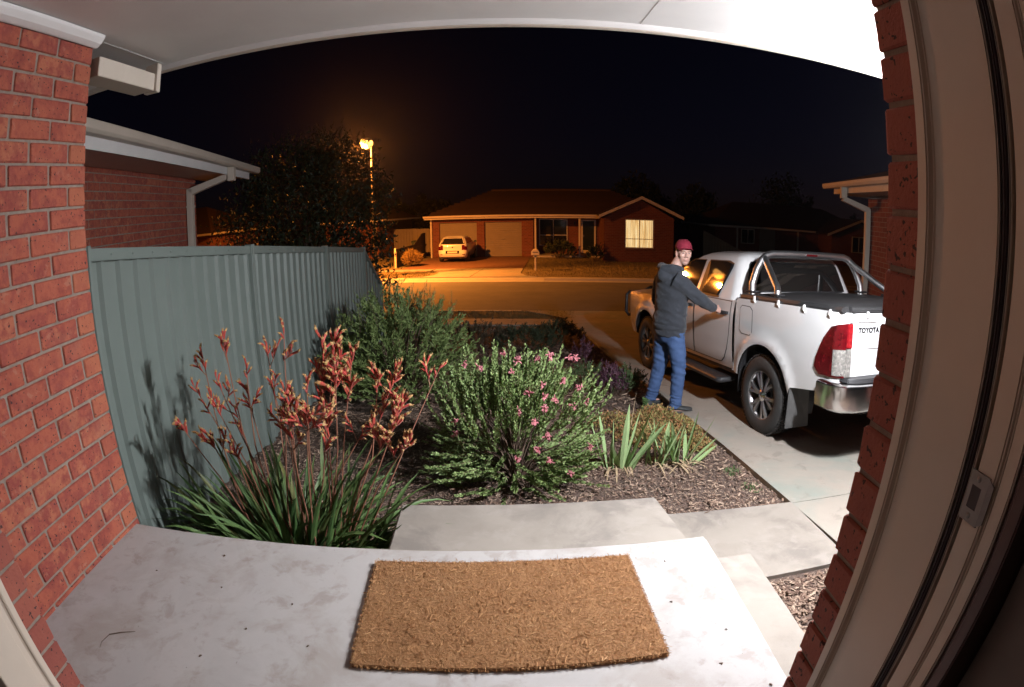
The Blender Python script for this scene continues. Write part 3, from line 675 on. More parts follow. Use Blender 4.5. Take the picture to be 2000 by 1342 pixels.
def small_house(name, label, u0, u1, v0, v1, ze, zr, ridge_in=2.5, parts=None, fr='cream_trim', dp=None):
    t = sthing(name, label, 'house', u0, v0)
    w, d = u1-u0, v1-v0; z = ze-GZ; o = .5
    lpart(t, 'wall', 'brick_course', lambda m: m.bx(0,w,0,d,-.1,z-.1))
    lpart(t, 'roof', 'roof_tile', lambda m: m.add([(-o,-o,z),(w+o,-o,z),(w+o,d+o,z),(-o,d+o,z),(ridge_in,d/2,zr-GZ),(w-ridge_in,d/2,zr-GZ)],[(0,1,5,4),(1,2,5),(2,3,4,5),(3,0,4),(0,3,2,1)]))
    lpart(t, 'gutter', fr, lambda m: [m.bx(-o-.05,w+o+.05,-o-.11,-o-.003,z-.09,z+.02), m.bx(w+o+.003,w+o+.11,-o,d+o,z-.09,z+.02), m.bx(-o-.11,-o-.003,-o,d+o,z-.09,z+.02)])
    lpart(t, 'soffit', fr, lambda m: m.bx(-o+.01,w+o-.01,-o+.01,-.003,z-.115,z-.10))
    if dp is not None: lpart(t, 'downpipe', fr, lambda m: m.bx(dp-.05,dp+.05,-.11,-.01,-.1,z-.12))
    if parts: parts(t, w, d, z)
    return t
small_house('brick_cottage', 'brick cottage beyond the street lamp, mostly hidden by the big tree', -14.5, -10.9, 33.0, 41, .95, 2.2, ridge_in=1.6, dp=3.4)
def far_lit(t, w, d, z): window(t, 6.0, 7.6, .9, 2.0, -.05, lit='curtain_lit', mull=1)
small_house('brick_bungalow', 'dark bungalow whose lit window glints through the big tree', -29.5, -19.2, 26.5, 33, 1.0, 2.7, parts=far_lit)
def dark_parts(t, w, d, z):
    lpart(t, 'garage_door', 'cream_door', lambda m: m.bx(3.3,4.5,-.06,-.005,.1,2.0))
    window(t, 1.9, 2.9, .9, 1.9, -.05, mull=1)
    lpart(t, 'gable_wall', 'brick_course', lambda m: m.prism([(8.0,0),(12.6,0),(12.6,z-.1),(10.3,z+.95),(8.0,z-.1)], lambda u,q:(u,-2.2,q), lambda u,q:(u,-.01,q)))
    lpart(t, 'gable_roof', 'roof_tile', lambda m: [m.prism([(10.3,z+1.12),(10.3+s*2.8,z-.02),(10.3+s*2.8,z-.1),(10.3,z+1.04)], lambda u,q:(u,-2.6,q), lambda u,q:(u,2.5,q)) for s in (-1,1)])
    lpart(t, 'barge_board', 'cream_trim', lambda m: [m.prism([(10.3,z+1.14),(10.3+s*2.85,z-.02),(10.3+s*2.85,z-.18),(10.3,z+.98)], lambda u,q:(u,-2.66,q), lambda u,q:(u,-2.61,q)) for s in (-1,1)])
    window(t, 9.7, 10.9, .9, 2.0, -2.26, mull=1, lit='curtain_dim')
    [lpart(t, 'post', 'cream_trim', lambda m: m.bx(k,k+.1,-.45,-.35,0,z-.12)) for k in (1.45,6.1)]
pm('curtain_dim', [(.4,.34,.22),(.45,.38,.26)], .9, emit=(1,.6,.25), estr=.035)
small_house('brick_villa', 'unlit brick house behind the white ute with a faint gable window', 10.6, 23.3, 36.5, 44, .62, 2.35, parts=dark_parts)
def boundary_fence():
    t = sthing('boundary_fence', 'pale paling fence stepping down between the two far houses', 'fence', 9.0, 33.6)
    for i in range(14):
        h = 1.75-.085*i
        lpart(t, 'paling', 'fence_tan', lambda m: m.hexa([(i*.16+.004,-i*.12,0),(i*.16+.15,-i*.12-.11,0),(i*.16+.16,-i*.12-.09,0),(i*.16+.014,-i*.12+.02,0),(i*.16+.004,-i*.12,h),(i*.16+.15,-i*.12-.11,h-.08),(i*.16+.16,-i*.12-.09,h-.08),(i*.16+.014,-i*.12+.02,h)]))
boundary_fence()

# ------------------------------------------------------------------ neighbours either side
def left_neighbour():
    A = Vector((-3.62,3.9,0)); d = Vector((-.17,.985,0)).normalized(); n = Vector((d.y,-d.x,0))
    ang = atan2(d.y, d.x)
    t = thing('neighbour_house', 'red brick house side with cream gutter and downpipe beyond the left fence', 'house', (A.x, A.y, gz(A.x,A.y)), ang)
    z0 = t.location.z
    # local: x along wall, -y outwards (towards us)
    L0, L1 = -2.6, 3.06
    lpart(t, 'wall', 'brick_course', lambda m: m.bx(L0,L1-.01,.012,.23,-.1,.95-z0))
    lpart(t, 'mortar', 'mortar', lambda m: m.bx(L0,L1-.008,.010,.22,.951-z0,1.97-z0))
    for i in range(12):
        z = .955 + i*.086 + .043 - z0
        x = L1; first = True
        while x > L0+.05:
            L = (.11 if i%2 else .23) if first else .23
            lay_brick(t, Vector((x-L/2, .057, z)), 0, L); x -= L+.01; first = False
    o = .60
    lpart(t, 'soffit', 'white_paint', lambda m: m.bx(L0,L1+.75,-o,.02,1.955-z0,1.965-z0))
    lpart(t, 'fascia', 'white_paint', lambda m: m.bx(L0,L1+.72,-o-.025,-o-.002,1.925-z0,2.07-z0))
    lpart(t, 'gutter', 'cream_trim', lambda m: m.prism([(-o-.027,2.02),(-o-.11,2.02),(-o-.135,2.045),(-o-.14,2.105),(-o-.13,2.115),(-o-.027,2.115)], lambda y,z:(L0,y,z-z0), lambda y,z:(L1+.98,y,z-z0)), bevel=.004)
    lpart(t, 'roof', 'roof_tile', lambda m: m.add([(L0,-o-.02,2.12-z0),(L1+.9,-o-.02,2.12-z0),(L1-2.2,3.0,3.2-z0),(L0,3.0,3.2-z0)],[(0,1,2,3)]))
    dp = lpart(t, 'downpipe', 'cream_trim', lambda m: [m.bx(L1-.42,L1-.32,-.10,-.015,-.1,1.80-z0), m.hexa([(L1-.42,-.10,1.72-z0),(L1-.32,-.10,1.72-z0),(L1-.32,-.02,1.80-z0),(L1-.42,-.02,1.80-z0),(L1-.42,-o-.01,1.86-z0),(L1-.32,-o-.01,1.86-z0),(L1-.32,-o-.01,1.94-z0),(L1-.42,-o-.01,1.94-z0)]), m.bx(L1-.42,L1-.32,-o-.12,-o-.028,1.84-z0,2.02-z0)], bevel=.004)
    lpart(dp, 'bracket', 'cream_trim', lambda m: m.bx(L1-.435,L1-.305,-.104,-.012,1.55-z0,1.58-z0))
left_neighbour()
def right_neighbour():
    A = Vector((6.45,9.45,0)); d = Vector((-.26,-.965,0)).normalized()
    ang = atan2(d.y, d.x)
    t = thing('neighbour_house', 'house corner with cream eaves and downpipe at right beyond the ute', 'house', (A.x,A.y,gz(A.x,A.y)), ang)
    z0 = t.location.z
    # local x runs towards us along the gutter, +y away from driveway
    zt = 2.02
    lpart(t, 'wall', 'brick_course', lambda m: m.bx(.95,9,.52,4.0,-.1,zt-.25-z0))
    lpart(t, 'gutter', 'cream_trim', lambda m: m.prism([(-.11,zt-.095),(0,zt-.095),(0,zt),(-.13,zt),(-.135,zt-.05)], lambda y,z:(0,y,z-z0), lambda y,z:(9,y,z-z0)), bevel=.004)
    lpart(t, 'fascia', 'cream_trim', lambda m: m.bx(.35,9,.004,.026,zt-.20-z0,zt-.01-z0))
    lpart(t, 'fascia_end', 'cream_trim', lambda m: m.bx(.352,.374,.03,4.4,zt-.20-z0,zt-.01-z0))
    lpart(t, 'soffit', 'cream_trim', lambda m: m.bx(.38,9,.03,.6,zt-.20-z0,zt-.185-z0))
    lpart(t, 'roof', 'roof_tile', lambda m: m.add([(.1,-.02,zt+.01-z0),(9,-.02,zt+.01-z0),(9,3.4,zt+1.1-z0),(2.6,3.4,zt+1.1-z0),(.1,4.5,zt+.01-z0)],[(0,1,2,3),(0,3,4)]))
    dp = lpart(t, 'downpipe', 'cream_trim', lambda m: [m.bx(1.02,1.12,-.115,-.03+.03,zt-.30-z0,zt-.096-z0), m.hexa([(1.02,-.10,zt-.34-z0),(1.12,-.10,zt-.34-z0),(1.12,.40,zt-.50-z0),(1.02,.40,zt-.50-z0),(1.02,-.02,zt-.27-z0),(1.12,-.02,zt-.27-z0),(1.12,.50,zt-.42-z0),(1.02,.50,zt-.42-z0)]), m.bx(1.02,1.12,.405,.505,-.1,zt-.44-z0)], bevel=.004)
    lpart(dp, 'bracket', 'cream_trim', lambda m: m.bx(1.005,1.135,.40,.512,.75,.78))
right_neighbour()
def side_fence():
    t = thing('side_fence', 'brown paling fence behind the ute beside the right hand house', 'fence', (5.6,6.2,gz(5.6,6.2)), radians(-75))
    for i in range(26):
        lpart(t, 'paling', 'fence_tan', lambda m: m.bx(-3.2+i*.125,-3.2+i*.125+.115,-.01,.01,0,1.12+rnd(-.01,.01)))
    lpart(t, 'rail', 'fence_tan', lambda m: m.bx(-3.2,.05,.012,.05,.85,.93))
side_fence()

# ------------------------------------------------------------------ white hatchback
def hatchback():
    L, Wd = 3.62, .79
    t = sthing('hatchback', 'white hatchback parked in front of the left garage door', 'car', -5.48, 28.7, interp(LAND,28.7)+.016)
    lev = [ # z, rear s, front s, halfwidth
        (.24,.10,3.55,.70),(.30,.02,3.60,.755),(.48,.0,3.62,.775),(.52,.01,3.62,.785),(.66,.05,3.58,.79),(.78,.07,3.50,.785),(.86,.08,3.42,.775),(.93,.10,3.25,.76)]
    gh = [(.94,.11,2.72,.745),(1.04,.20,2.50,.705),(1.15,.31,2.22,.655),(1.26,.42,1.98,.60),(1.31,.49,1.86,.57),(1.35,.60,1.70,.51),(1.37,.80,1.5,.42)]
    def ring(z, a, b, w, r=.22, n=6):
        P = []
        for (cx, cy, a0) in ((w-r, b-r, 0), (-w+r, b-r, pi/2), (-w+r, a+r, pi), (w-r, a+r, 1.5*pi)):
            for i in range(n+1):
                g = a0+pi/2*i/n; P.append((cx+r*cos(g), cy+r*sin(g), z))
        return P
    RR = [ring(z,a,b,w,.24 if z < .8 else .20) for z,a,b,w in lev] + [ring(z,a,b,w,.15) for z,a,b,w in gh]
    def body(m): m.rings(RR)
    lpart(t, 'body', 'car_white', body, smooth='all')
    def surf(z, x, off=.006):
        T = lev+gh
        for (p, q) in zip(T, T[1:]):
            if z <= q[0]:
                k = (z-p[0])/(q[0]-p[0]); a = p[1]+(q[1]-p[1])*k; w = p[3]+(q[3]-p[3])*k; break
        r = .15 if z > .935 else .22
        dx = abs(x)-(w-r); y = a
        if dx > 0: y = a + r - sqrt(max(0, r*r-dx*dx))
        return (x, y-off, z)
    def patch(name, poly_fn, mat, nz=8, nx=12, par=t, off=.006):
        m = M(); R = []
        zs = poly_fn['z']
        for i in range(nz+1):
            z = zs[0]+(zs[1]-zs[0])*i/nz; lo, hi = poly_fn['x'](z); R.append([surf(z, lo+(hi-lo)*j/nx, off) for j in range(nx+1)])
        m.rings(R, cap=False, closed=False); return m.build(name, mat, par, smooth='all')
    tg = patch('tailgate_window', {'z':(.96,1.26), 'x':lambda z:(-.65+.36*(z-.96),.65-.36*(z-.96))}, 'glass_dark')
    for s in (-1,1):
        patch('tail_light', {'z':(.66,.92), 'x':lambda z:((.50,.765) if s>0 else (-.765,-.50))}, 'red_lens', nz=5)
        patch('bumper_reflector', {'z':(.40,.44), 'x':lambda z:((.52,.66) if s>0 else (-.66,-.52))}, 'red_lens', nz=1)
    patch('number_plate', {'z':(.50,.585), 'x':lambda z:(-.26,.26)}, 'cream_trim', nz=1, nx=2, off=.016)
    patch('plate_recess', {'z':(.47,.62), 'x':lambda z:(-.36,.36)}, 'glass_dark', nz=2, nx=4, off=.008)
    patch('bumper_vent', {'z':(.26,.30), 'x':lambda z:(-.62,.62)}, 'black_plastic', nz=1)
    m = M(); m.lathe([(0,-.012),(.035,-.012),(.04,-.006),(.04,0)], 14, (0,surf(.80,0,.004)[1],.80), 'y'); m.build('badge', 'black_plastic', t)
    m = M(); m.rings([[(x,.46+abs(x)*.06+dy,1.318+dz) for x in (-.52,-.3,0,.3,.52)] for dy,dz in ((.06,.0),(-.06,.006),(-.08,.0),(-.06,-.006),(.06,-.004))], cap=False, closed=False); m.build('spoiler', 'car_white', t)
    for s in (-1,1):
        m = M(); m.rings([[(s*(.60+.0*z),.0,0)]]) if False else None
        def sw(m, s=s):
            pts = [(.36,.98),(2.40,.98),(1.95,1.245),(.54,1.25)]
            def W2(z): 
                T = gh
                for p,q in zip(T,T[1:]):
                    if z <= q[0]: k=(z-p[0])/(q[0]-p[0]); return p[3]+(q[3]-p[3])*k
            m.add([(s*(W2(z)+.006),y,z) for y,z in pts],[(0,1,2,3)])
        lpart(t, 'side_window', 'glass_dark', sw)
        mir = lpart(t, 'mirror', 'black_plastic', lambda m: m.rings([[(s*(.80+.10*a),2.35+dy,.99+dz) for dy,dz in ((-.05,-.05),(.06,-.05),(.06,.06),(-.05,.06))] for a in (0,.5,1.5)]), bevel=.012)
        for y in (.62, 2.98):
            w = lpart(t, 'wheel', 'tyre', lambda m: m.lathe([(.16,-.09),(.26,-.095),(.285,-.07),(.285,.07),(.26,.095),(.16,.09)], 24, (s*.70,y,.285), 'x'), smooth=True)
            lpart(w, 'rim', 'galv', lambda m: m.lathe([(0,.06*s),(.08,.07*s),(.165,.085*s),(.17,.06*s)], 20, (s*.70,y,.285), 'x'), smooth=True)
    lpart(t, 'underside', 'black_plastic', lambda m: m.bx(-.66,.66,.2,3.45,.17,.25))
    lpart(t, 'exhaust', 'galv', lambda m: m.tube([(.42,.5,.24),(.42,.03,.23)], .025, 8))
hatchback()
# ------------------------------------------------------------------ trees
def leafcloud(m, n, cen, rad, size, fn=None, asp=.38, R=random, up=0.0, droop=0):
    for _ in range(n):
        while True:
            p = Vector((R.uniform(-1,1),R.uniform(-1,1),R.uniform(-1,1)))
            l = p.length
            if .001 < l < 1 and R.random() < .25+.75*l*l: break
        q = Vector((cen[0]+p.x*rad[0], cen[1]+p.y*rad[1], cen[2]+p.z*rad[2]))
        if fn and not fn(q): continue
        leaf(m, q, size*R.uniform(.6,1.4), asp, R, up, droop)
def leaf(m, q, L, asp, R=random, up=0.0, out=None):
    d = Vector((R.gauss(0,1),R.gauss(0,1),R.gauss(0,1)+up*2)).normalized()
    s = d.orthogonal().normalized(); s.rotate(Matrix.Rotation(R.uniform(0,6.28),3,d)); w = L*asp*.5
    nrm = d.cross(s)*L*.08
    m.add([q, q+d*L*.45+s*w+nrm, q+d*L, q+d*L*.45-s*w+nrm], [(0,1,2,3)])
def tree(name, label, base, blobs, nleaf, lsize, trunk_r=.12, stems=3, mat='leaf_dark', shoots=0, group=None, asp=.4, seed=1, cat='tree'):
    R = random.Random(seed)
    t = thing(name, label, cat, base, 0, group)
    tr = M()
    for i in range(stems):
        b = blobs[i % len(blobs)][0]; o = Vector((R.uniform(-1,1)*trunk_r*2.5*(stems>1), R.uniform(-1,1)*trunk_r*2.5*(stems>1), -.1))
        tip = Vector(b); mid = o.lerp(tip,.5)+Vector((R.uniform(-.2,.2),R.uniform(-.2,.2),.15))*trunk_r*4
        tr.tube([o, o.lerp(mid,.5)+Vector((R.uniform(-1,1),R.uniform(-1,1),0))*trunk_r*.6, mid, tip], [trunk_r, trunk_r*.8, trunk_r*.55, trunk_r*.15], 8)
        for k in range(5):
            a = o.lerp(tip, R.uniform(.35,.9)); e = Vector(b)+Vector((R.uniform(-1,1)*blobs[i%len(blobs)][1][0],R.uniform(-1,1)*blobs[i%len(blobs)][1][1],R.uniform(-.3,.9)*blobs[i%len(blobs)][1][2]))*.8
            tr.tube([a, a.lerp(e,.5)+Vector((0,0,.1*trunk_r*4)), e], [trunk_r*.35, trunk_r*.2, trunk_r*.06], 5)
    tr.build('trunk', 'bark', t, smooth=True)
    lm = M(); tot = sum(b[1][0]*b[1][1]*b[1][2] for b in blobs)
    for c, r in blobs:
        n = int(nleaf*r[0]*r[1]*r[2]/tot)
        # leaves gather in sprays so that the outline is broken
        ns = max(6, n//26)
        for _ in range(ns):
            while True:
                p = Vector((R.uniform(-1,1),R.uniform(-1,1),R.uniform(-1,1)))
                if p.length < 1 and R.random() < .2+.8*p.length_squared: break
            q = Vector((c[0]+p.x*r[0], c[1]+p.y*r[1], c[2]+p.z*r[2])); sp = R.uniform(.08,.22)*min(r)
            for _ in range(26):
                w = q+Vector((R.gauss(0,sp),R.gauss(0,sp),R.gauss(0,sp)))
                leaf(lm, w, lsize*R.uniform(.6,1.4), asp, R, .3)
    for _ in range(shoots):
        c, r = R.choice(blobs); a = R.uniform(0,6.28); rr = R.uniform(0,.95)
        q = Vector((c[0]+cos(a)*rr*r[0], c[1]+sin(a)*rr*r[1], c[2]+r[2]*sqrt(max(.05,1-rr*rr))*.95))
        L = R.uniform(.25,.65); d = Vector((R.gauss(0,.18)+cos(a)*rr*.3,R.gauss(0,.18)+sin(a)*rr*.3,1)).normalized()
        for k in range(16):
            w = q+d*L*k/15; leaf(lm, w, lsize*R.uniform(.6,1.1)*(1.15-k/22), asp, R, .7)
    lm.build('crown', mat, t, fix=False)
    return t
bx_, by_ = -4.3, 12.3
tree('bushy_tree', 'tall bushy tree behind the steel fence, rimmed by the street lamp', (bx_,by_,gz(bx_,by_)),
     [((0,0,2.2),(1.75,1.4,1.7)), ((.95,.1,2.9),(1.0,1.0,1.25)), ((-.5,0,3.1),(1.25,1.1,1.1)), ((1.25,.2,1.5),(.85,.9,1.1)), ((-1.5,.1,1.7),(1.2,1.0,1.1)), ((-.2,-.2,1.0),(1.9,1.3,.8)), ((.45,0,3.5),(.8,.7,.75))],
     19000, .11, .10, 6, shoots=110, seed=5)
def dark_tree(px_u, v, ztop, r, label, n=2600, seed=1, zc=None):
    b = S(px_u, v, GZ); h = ztop-GZ
    tree('background_tree', label, b, [((0,0,h-r*.9),(r,r*.8,r*.9)), ((-r*.5,0,h-r*1.25),(r*.8,r*.7,r*.7)), ((r*.5,.1,h-r*1.2),(r*.85,r*.7,r*.75)), ((0,0,h-r*1.9),(r*.7,r*.6,r*.6))], n, .42, .16, 2, group='dark trees behind the far houses', seed=seed)
dark_tree(7.3, 52, 4.75, 1.9, 'dark round tree showing above the lit gable of the far house', seed=11)
dark_tree(22.6, 52, 5.3, 3.0, 'broad dark tree above the roof of the unlit house', n=3600, seed=12)
dark_tree(13.2, 52, 3.9, 1.7, 'smaller dark tree between the two far houses', seed=13)
dark_tree(-12.2, 54, 3.25, 2.2, 'dark round tree to the left of the garage roof', seed=14)
dark_tree(-15.8, 54, 2.6, 1.2, 'low dark tree beside the brick cottage roof', n=1400, seed=15)
dark_tree(10.2, 56, 3.1, 2.0, 'low dark tree just right of the lit gable', n=1800, seed=16)
dark_tree(31.0, 50, 2.6, 2.0, 'low dark tree at the far end of the unlit house', n=1800, seed=17)
# ------------------------------------------------------------------ white double cab ute
pm('ute_white', [(.70,.70,.70), (.74,.74,.74)], .22, coat=.9, ns=1.2)
pm('chrome', [(.72,.72,.73), (.8,.8,.8)], .17, metal=1, ns=6, rvar=.05)
pm('bar_steel', [(.60,.60,.61), (.68,.68,.68)], .40, metal=1, ns=6, rvar=.06)
pm('alloy_grey', [(.20,.20,.205), (.26,.26,.262)], .35, metal=.8, ns=10)
pm('alloy_face', [(.42,.41,.40), (.5,.49,.48)], .30, metal=.9, ns=10)
pm('tint_glass', [(.010,.009,.009), (.014,.013,.012)], .03, spec=.7, ns=2)
pm('vinyl_black', [(.020,.020,.021), (.032,.032,.033)], .55, ns=4, bump=.15, bs=90, bd=.004)
pm('flap_rubber', [(.05,.05,.05), (.075,.074,.072)], .75, ns=8, bump=.2, bs=40, bd=.004)
def panel(name, outline, fn, mat, parent, grid=.07, off=0.0, flip=False):
    if sum(p[0]*q[1]-q[0]*p[1] for p, q in zip(outline, outline[1:]+outline[:1])) < 0: outline = outline[::-1]
    bm = bmesh.new(); f = bm.faces.new([bm.verts.new((a, b, 0)) for a, b in outline])
    f.normal_update(); bmesh.ops.triangulate(bm, faces=[f])
    for ax in (0, 1):
        vs_ = [p[ax] for p in outline]; c = min(vs_)+grid
        while c < max(vs_)-1e-4:
            no = Vector((1,0,0)) if ax == 0 else Vector((0,1,0))
            bmesh.ops.bisect_plane(bm, geom=bm.verts[:]+bm.edges[:]+bm.faces[:], plane_co=no*c, plane_no=no, dist=1e-5); c += grid
    def inside(x, y):
        c = False
        for (xa, ya), (xb, yb) in zip(outline, outline[1:]+outline[:1]):
            if (ya > y) != (yb > y) and x < (xb-xa)*(y-ya)/(yb-ya)+xa: c = not c
        return c
    bad = [fa for fa in bm.faces if not inside(*fa.calc_center_median()[:2])]
    if bad: bmesh.ops.delete(bm, geom=bad, context='FACES')
    nrm = []
    for v in bm.verts:
        a, b = v.co.x, v.co.y; e = .004
        p = Vector(fn(a, b)); da = Vector(fn(a+e, b))-Vector(fn(a-e, b)); db = Vector(fn(a, b+e))-Vector(fn(a, b-e))
        n = da.cross(db)
        if n.length < 1e-9: n = Vector((0,1,0))
        n.normalize()
        if flip: n = -n
        v.co = p + n*off; nrm.append(n)
    bm.verts.index_update()
    if flip: bmesh.ops.reverse_faces(bm, faces=bm.faces)
    me = bpy.data.meshes.new(name); bm.to_mesh(me); bm.free(); me.materials.append(MAT[mat])
    me.polygons.foreach_set('use_smooth', [True]*len(me.polygons)); me.normals_split_custom_set_from_vertices(nrm)
    return link(name, me, parent)
def arc(cx, cy, r, a0, a1, n=18): return [(cx+r*cos(radians(a0+(a1-a0)*i/n)), cy+r*sin(radians(a0+(a1-a0)*i/n))) for i in range(n+1)]
def lerp_tab(T, x):
    if x <= T[0][0]: return T[0][1]
    for (a, p), (b, q) in zip(T, T[1:]):
        if x <= b: return p+(q-p)*(x-a)/(b-a)
    return T[-1][1]
def smooth_tab(T, x):
    return (lerp_tab(T, x-.03)+lerp_tab(T, x-.015)+lerp_tab(T, x)+lerp_tab(T, x+.015)+lerp_tab(T, x+.03))/5
WH = [(.40,.83),(.52,.875),(.62,.90),(.80,.912),(1.0,.915),(1.12,.905),(1.20,.89),(1.26,.872),(1.32,.868)]
def flare(s, h, cx, r=.50):
    d = hypot(s-cx, h-.40); return .022*math.exp(-((d-r)/.07)**2) if h > .3 else 0
def w_cab(s, h):
    w = smooth_tab(WH, h) + flare(s, h, 3.085)
    if s > 3.3: w -= .05*((s-3.3)/.75)**2
    if s > 3.85: w -= .9*(s-3.85)**2*3
    return w
WB = [(.45,.87),(.60,.893),(.80,.905),(1.0,.908),(1.18,.898),(1.28,.885),(1.34,.872)]
def w_bed(s, h):
    w = smooth_tab(WB, h) + flare(s, h, 0)
    if s < -1.06: w -= .085 - sqrt(max(0, .085**2-(-1.06-s)**2)) if s > -1.145 else .085
    return w
def ute():
    cx, cy = 3.375, 4.644
    t = thing('pickup_ute', 'white double cab ute parked on the driveway, tail towards the porch', 'ute', (cx, cy, 0), 0)
    t.rotation_mode = 'XYZ'
    F = Vector((-.1045, .9945, -.072)).normalized(); Lf = Vector((-.9945, -.1045, 0)).normalized(); Up = F.cross(Lf)
    t.matrix_world = Matrix(((F.x,Lf.x,Up.x,cx),(F.y,Lf.y,Up.y,cy),(F.z,Lf.z,Up.z,gz(cx,cy)+.026),(0,0,0,1)))
    P = lambda name, mat, fn, par=t, **k: lpart(par, name, mat, fn, **k)
    for sd in (1, -1):
        fl = sd < 0
        mc = lambda s, h: (s, sd*w_cab(s, h), h)
        mb = lambda s, h: (s, sd*w_bed(s, h), h)
        cab = [(.585,.52),(2.52,.49)] + arc(3.085,.40,.475,168,14,20) + [(3.60,.47),(3.92,.46),(4.02,.62),(4.03,.88),(3.97,1.02),(3.80,1.085),(3.3,1.15),(2.85,1.195),(2.72,1.215),(.585,1.235)]
        panel('cab_side', cab, mc, 'ute_white', t, flip=not fl)
        bed = [(.545,.50),(.47,.50)] + arc(0,.40,.475,12,166,20) + [(-.50,.58),(-.98,.655),(-1.10,.70),(-1.145,.76),(-1.145,1.305),(.545,1.265)]
        panel('bed_side', bed, mb, 'ute_white', t, flip=not fl)
        # doors with their gaps, handles and window glass
        rd = [(.90,.56),(1.485,.555),(1.50,1.215),(.655,1.215),(.65,1.0),(.665,.86),(.70,.73),(.76,.62),(.83,.57)]
        fd = [(1.515,.555),(2.40,.55),(2.53,.72),(2.56,1.0),(2.62,1.20),(1.53,1.215)]
        for nm, poly, hs in (('rear_door', rd, .80), ('front_door', fd, 1.66)):
            ce = (sum(p[0] for p in poly)/len(poly), sum(p[1] for p in poly)/len(poly))
            big = [(p[0]+(.009 if p[0] > ce[0] else -.009), p[1]+(.009 if p[1] > ce[1] else -.009)) for p in poly]
            panel('door_gap', big, mc, 'black_plastic', t, off=.0025, flip=not fl)
            d = panel(nm, poly, mc, 'ute_white', t, off=.005, flip=not fl)
            y = w_cab(hs, 1.09)
            P('handle', 'black_plastic', lambda m: m.rings([[(hs-.115+.23*i/8, sd*(y+.012+.034*sin(pi*i/8)**.5+dy), 1.095+dz*(.75+.25*sin(pi*i/8))) for dy,dz in ((-.008,-.022),(.010,-.018),(.010,.018),(-.008,.022))] for i in range(9)]), d, smooth=True)
        # fuel flap
        if sd > 0:
            fp = [(.20,.96),(.24,.93),(.40,.93),(.44,.96),(.45,1.17),(.42,1.20),(.27,1.20),(.22,1.17)]
            ce = (.33,1.06); big = [(p[0]+(p[0]-ce[0])*.05, p[1]+(p[1]-ce[1])*.05) for p in fp]
            panel('flap_gap', big, mb, 'black_plastic', t, off=.0018, flip=not fl); panel('fuel_flap', fp, mb, 'ute_white', t, off=.004, flip=not fl)
        # arch liners
        for ax, wf in ((0, w_bed), (3.085, w_cab)):
            A = arc(ax,.40,.476,-12,192,22)
            P('arch_liner', 'black_plastic', lambda m: [m.rings([[(s, sd*(wf(s,h)-.016), h) for s,h in A], [(s, sd*.58, h) for s,h in A]], cap=False, closed=False), m.add([(s, sd*.58, h) for s,h in A], [tuple(range(len(A)))])], smooth=True)
        # tail light (side and rear faces)
        tl = [(-1.143,.80),(-.90,.79),(-.835,.84),(-.85,.92),(-.935,1.09),(-1.02,1.185),(-1.143,1.225)]
        P('tail_light', 'red_lens', lambda m: None) if False else None
        lt = panel('tail_light', tl, mb, 'red_lens', t, off=.010, grid=.05, flip=not fl)
        y1 = .823
        P('rear_lens', 'red_lens_bright', lambda m: m.hexa([(-1.158,sd*(y1+.012),1.03),(-1.162,sd*.775,1.03),(-1.15,sd*.775,1.03),(-1.13,sd*(y1+.012),1.03),(-1.158,sd*(y1+.010),1.222),(-1.162,sd*.775,1.222),(-1.15,sd*.775,1.222),(-1.13,sd*(y1+.010),1.222)]), lt, bevel=.006, bseg=2, smooth=True)
        P('reverse_lens', 'clear_lens', lambda m: m.hexa([(-1.158,sd*(y1+.016),.80),(-1.162,sd*.775,.80),(-1.15,sd*.775,.80),(-1.13,sd*(y1+.016),.80),(-1.158,sd*(y1+.013),1.026),(-1.162,sd*.775,1.026),(-1.15,sd*.775,1.026),(-1.13,sd*(y1+.013),1.026)]), lt, bevel=.006, bseg=2, smooth=True)
        cl = [(-1.143,.815),(-1.075,.812),(-1.072,1.015),(-1.143,1.02)]
        panel('corner_lens', cl, mb, 'clear_lens', lt, off=.0125, grid=.03, flip=not fl)
        # rear pillar beside the tailgate
        for za, zb in ((.66,.797),(1.226,1.303)): P('corner_pillar', 'ute_white', lambda m: m.bx(-1.148,-1.10,min(sd*.772,sd*.826),max(sd*.772,sd*.826),za,zb), bevel=.006, smooth=True)
        # side step
        P('side_step', 'black_plastic', lambda m: m.rings([[(s, sd*(yy+(.04 if (i in (0,7)) else 0)*-1), z) for yy,z in ((.80,.36),(.985,.35),(1.0,.375),(.985,.405),(.80,.41))] for i, s in enumerate((.70,.74,.8,1.2,1.7,2.2,2.36,2.42))]), bevel=.008, smooth=True)
        # mud flap
        P('mud_flap', 'flap_rubber', lambda m: m.hexa([(-.50,sd*.64,.20),(-.50,sd*.915,.20),(-.485,sd*.915,.20),(-.485,sd*.64,.20),(-.53,sd*.70,.66),(-.50,sd*.905,.72),(-.485,sd*.905,.72),(-.515,sd*.70,.66)]), bevel=.004)
        P('mud_flap', 'flap_rubber', lambda m: m.hexa([(2.60,sd*.64,.22),(2.60,sd*.90,.22),(2.615,sd*.90,.22),(2.615,sd*.64,.22),(2.60,sd*.66,.52),(2.60,sd*.89,.52),(2.615,sd*.89,.52),(2.615,sd*.66,.52)]), bevel=.004)
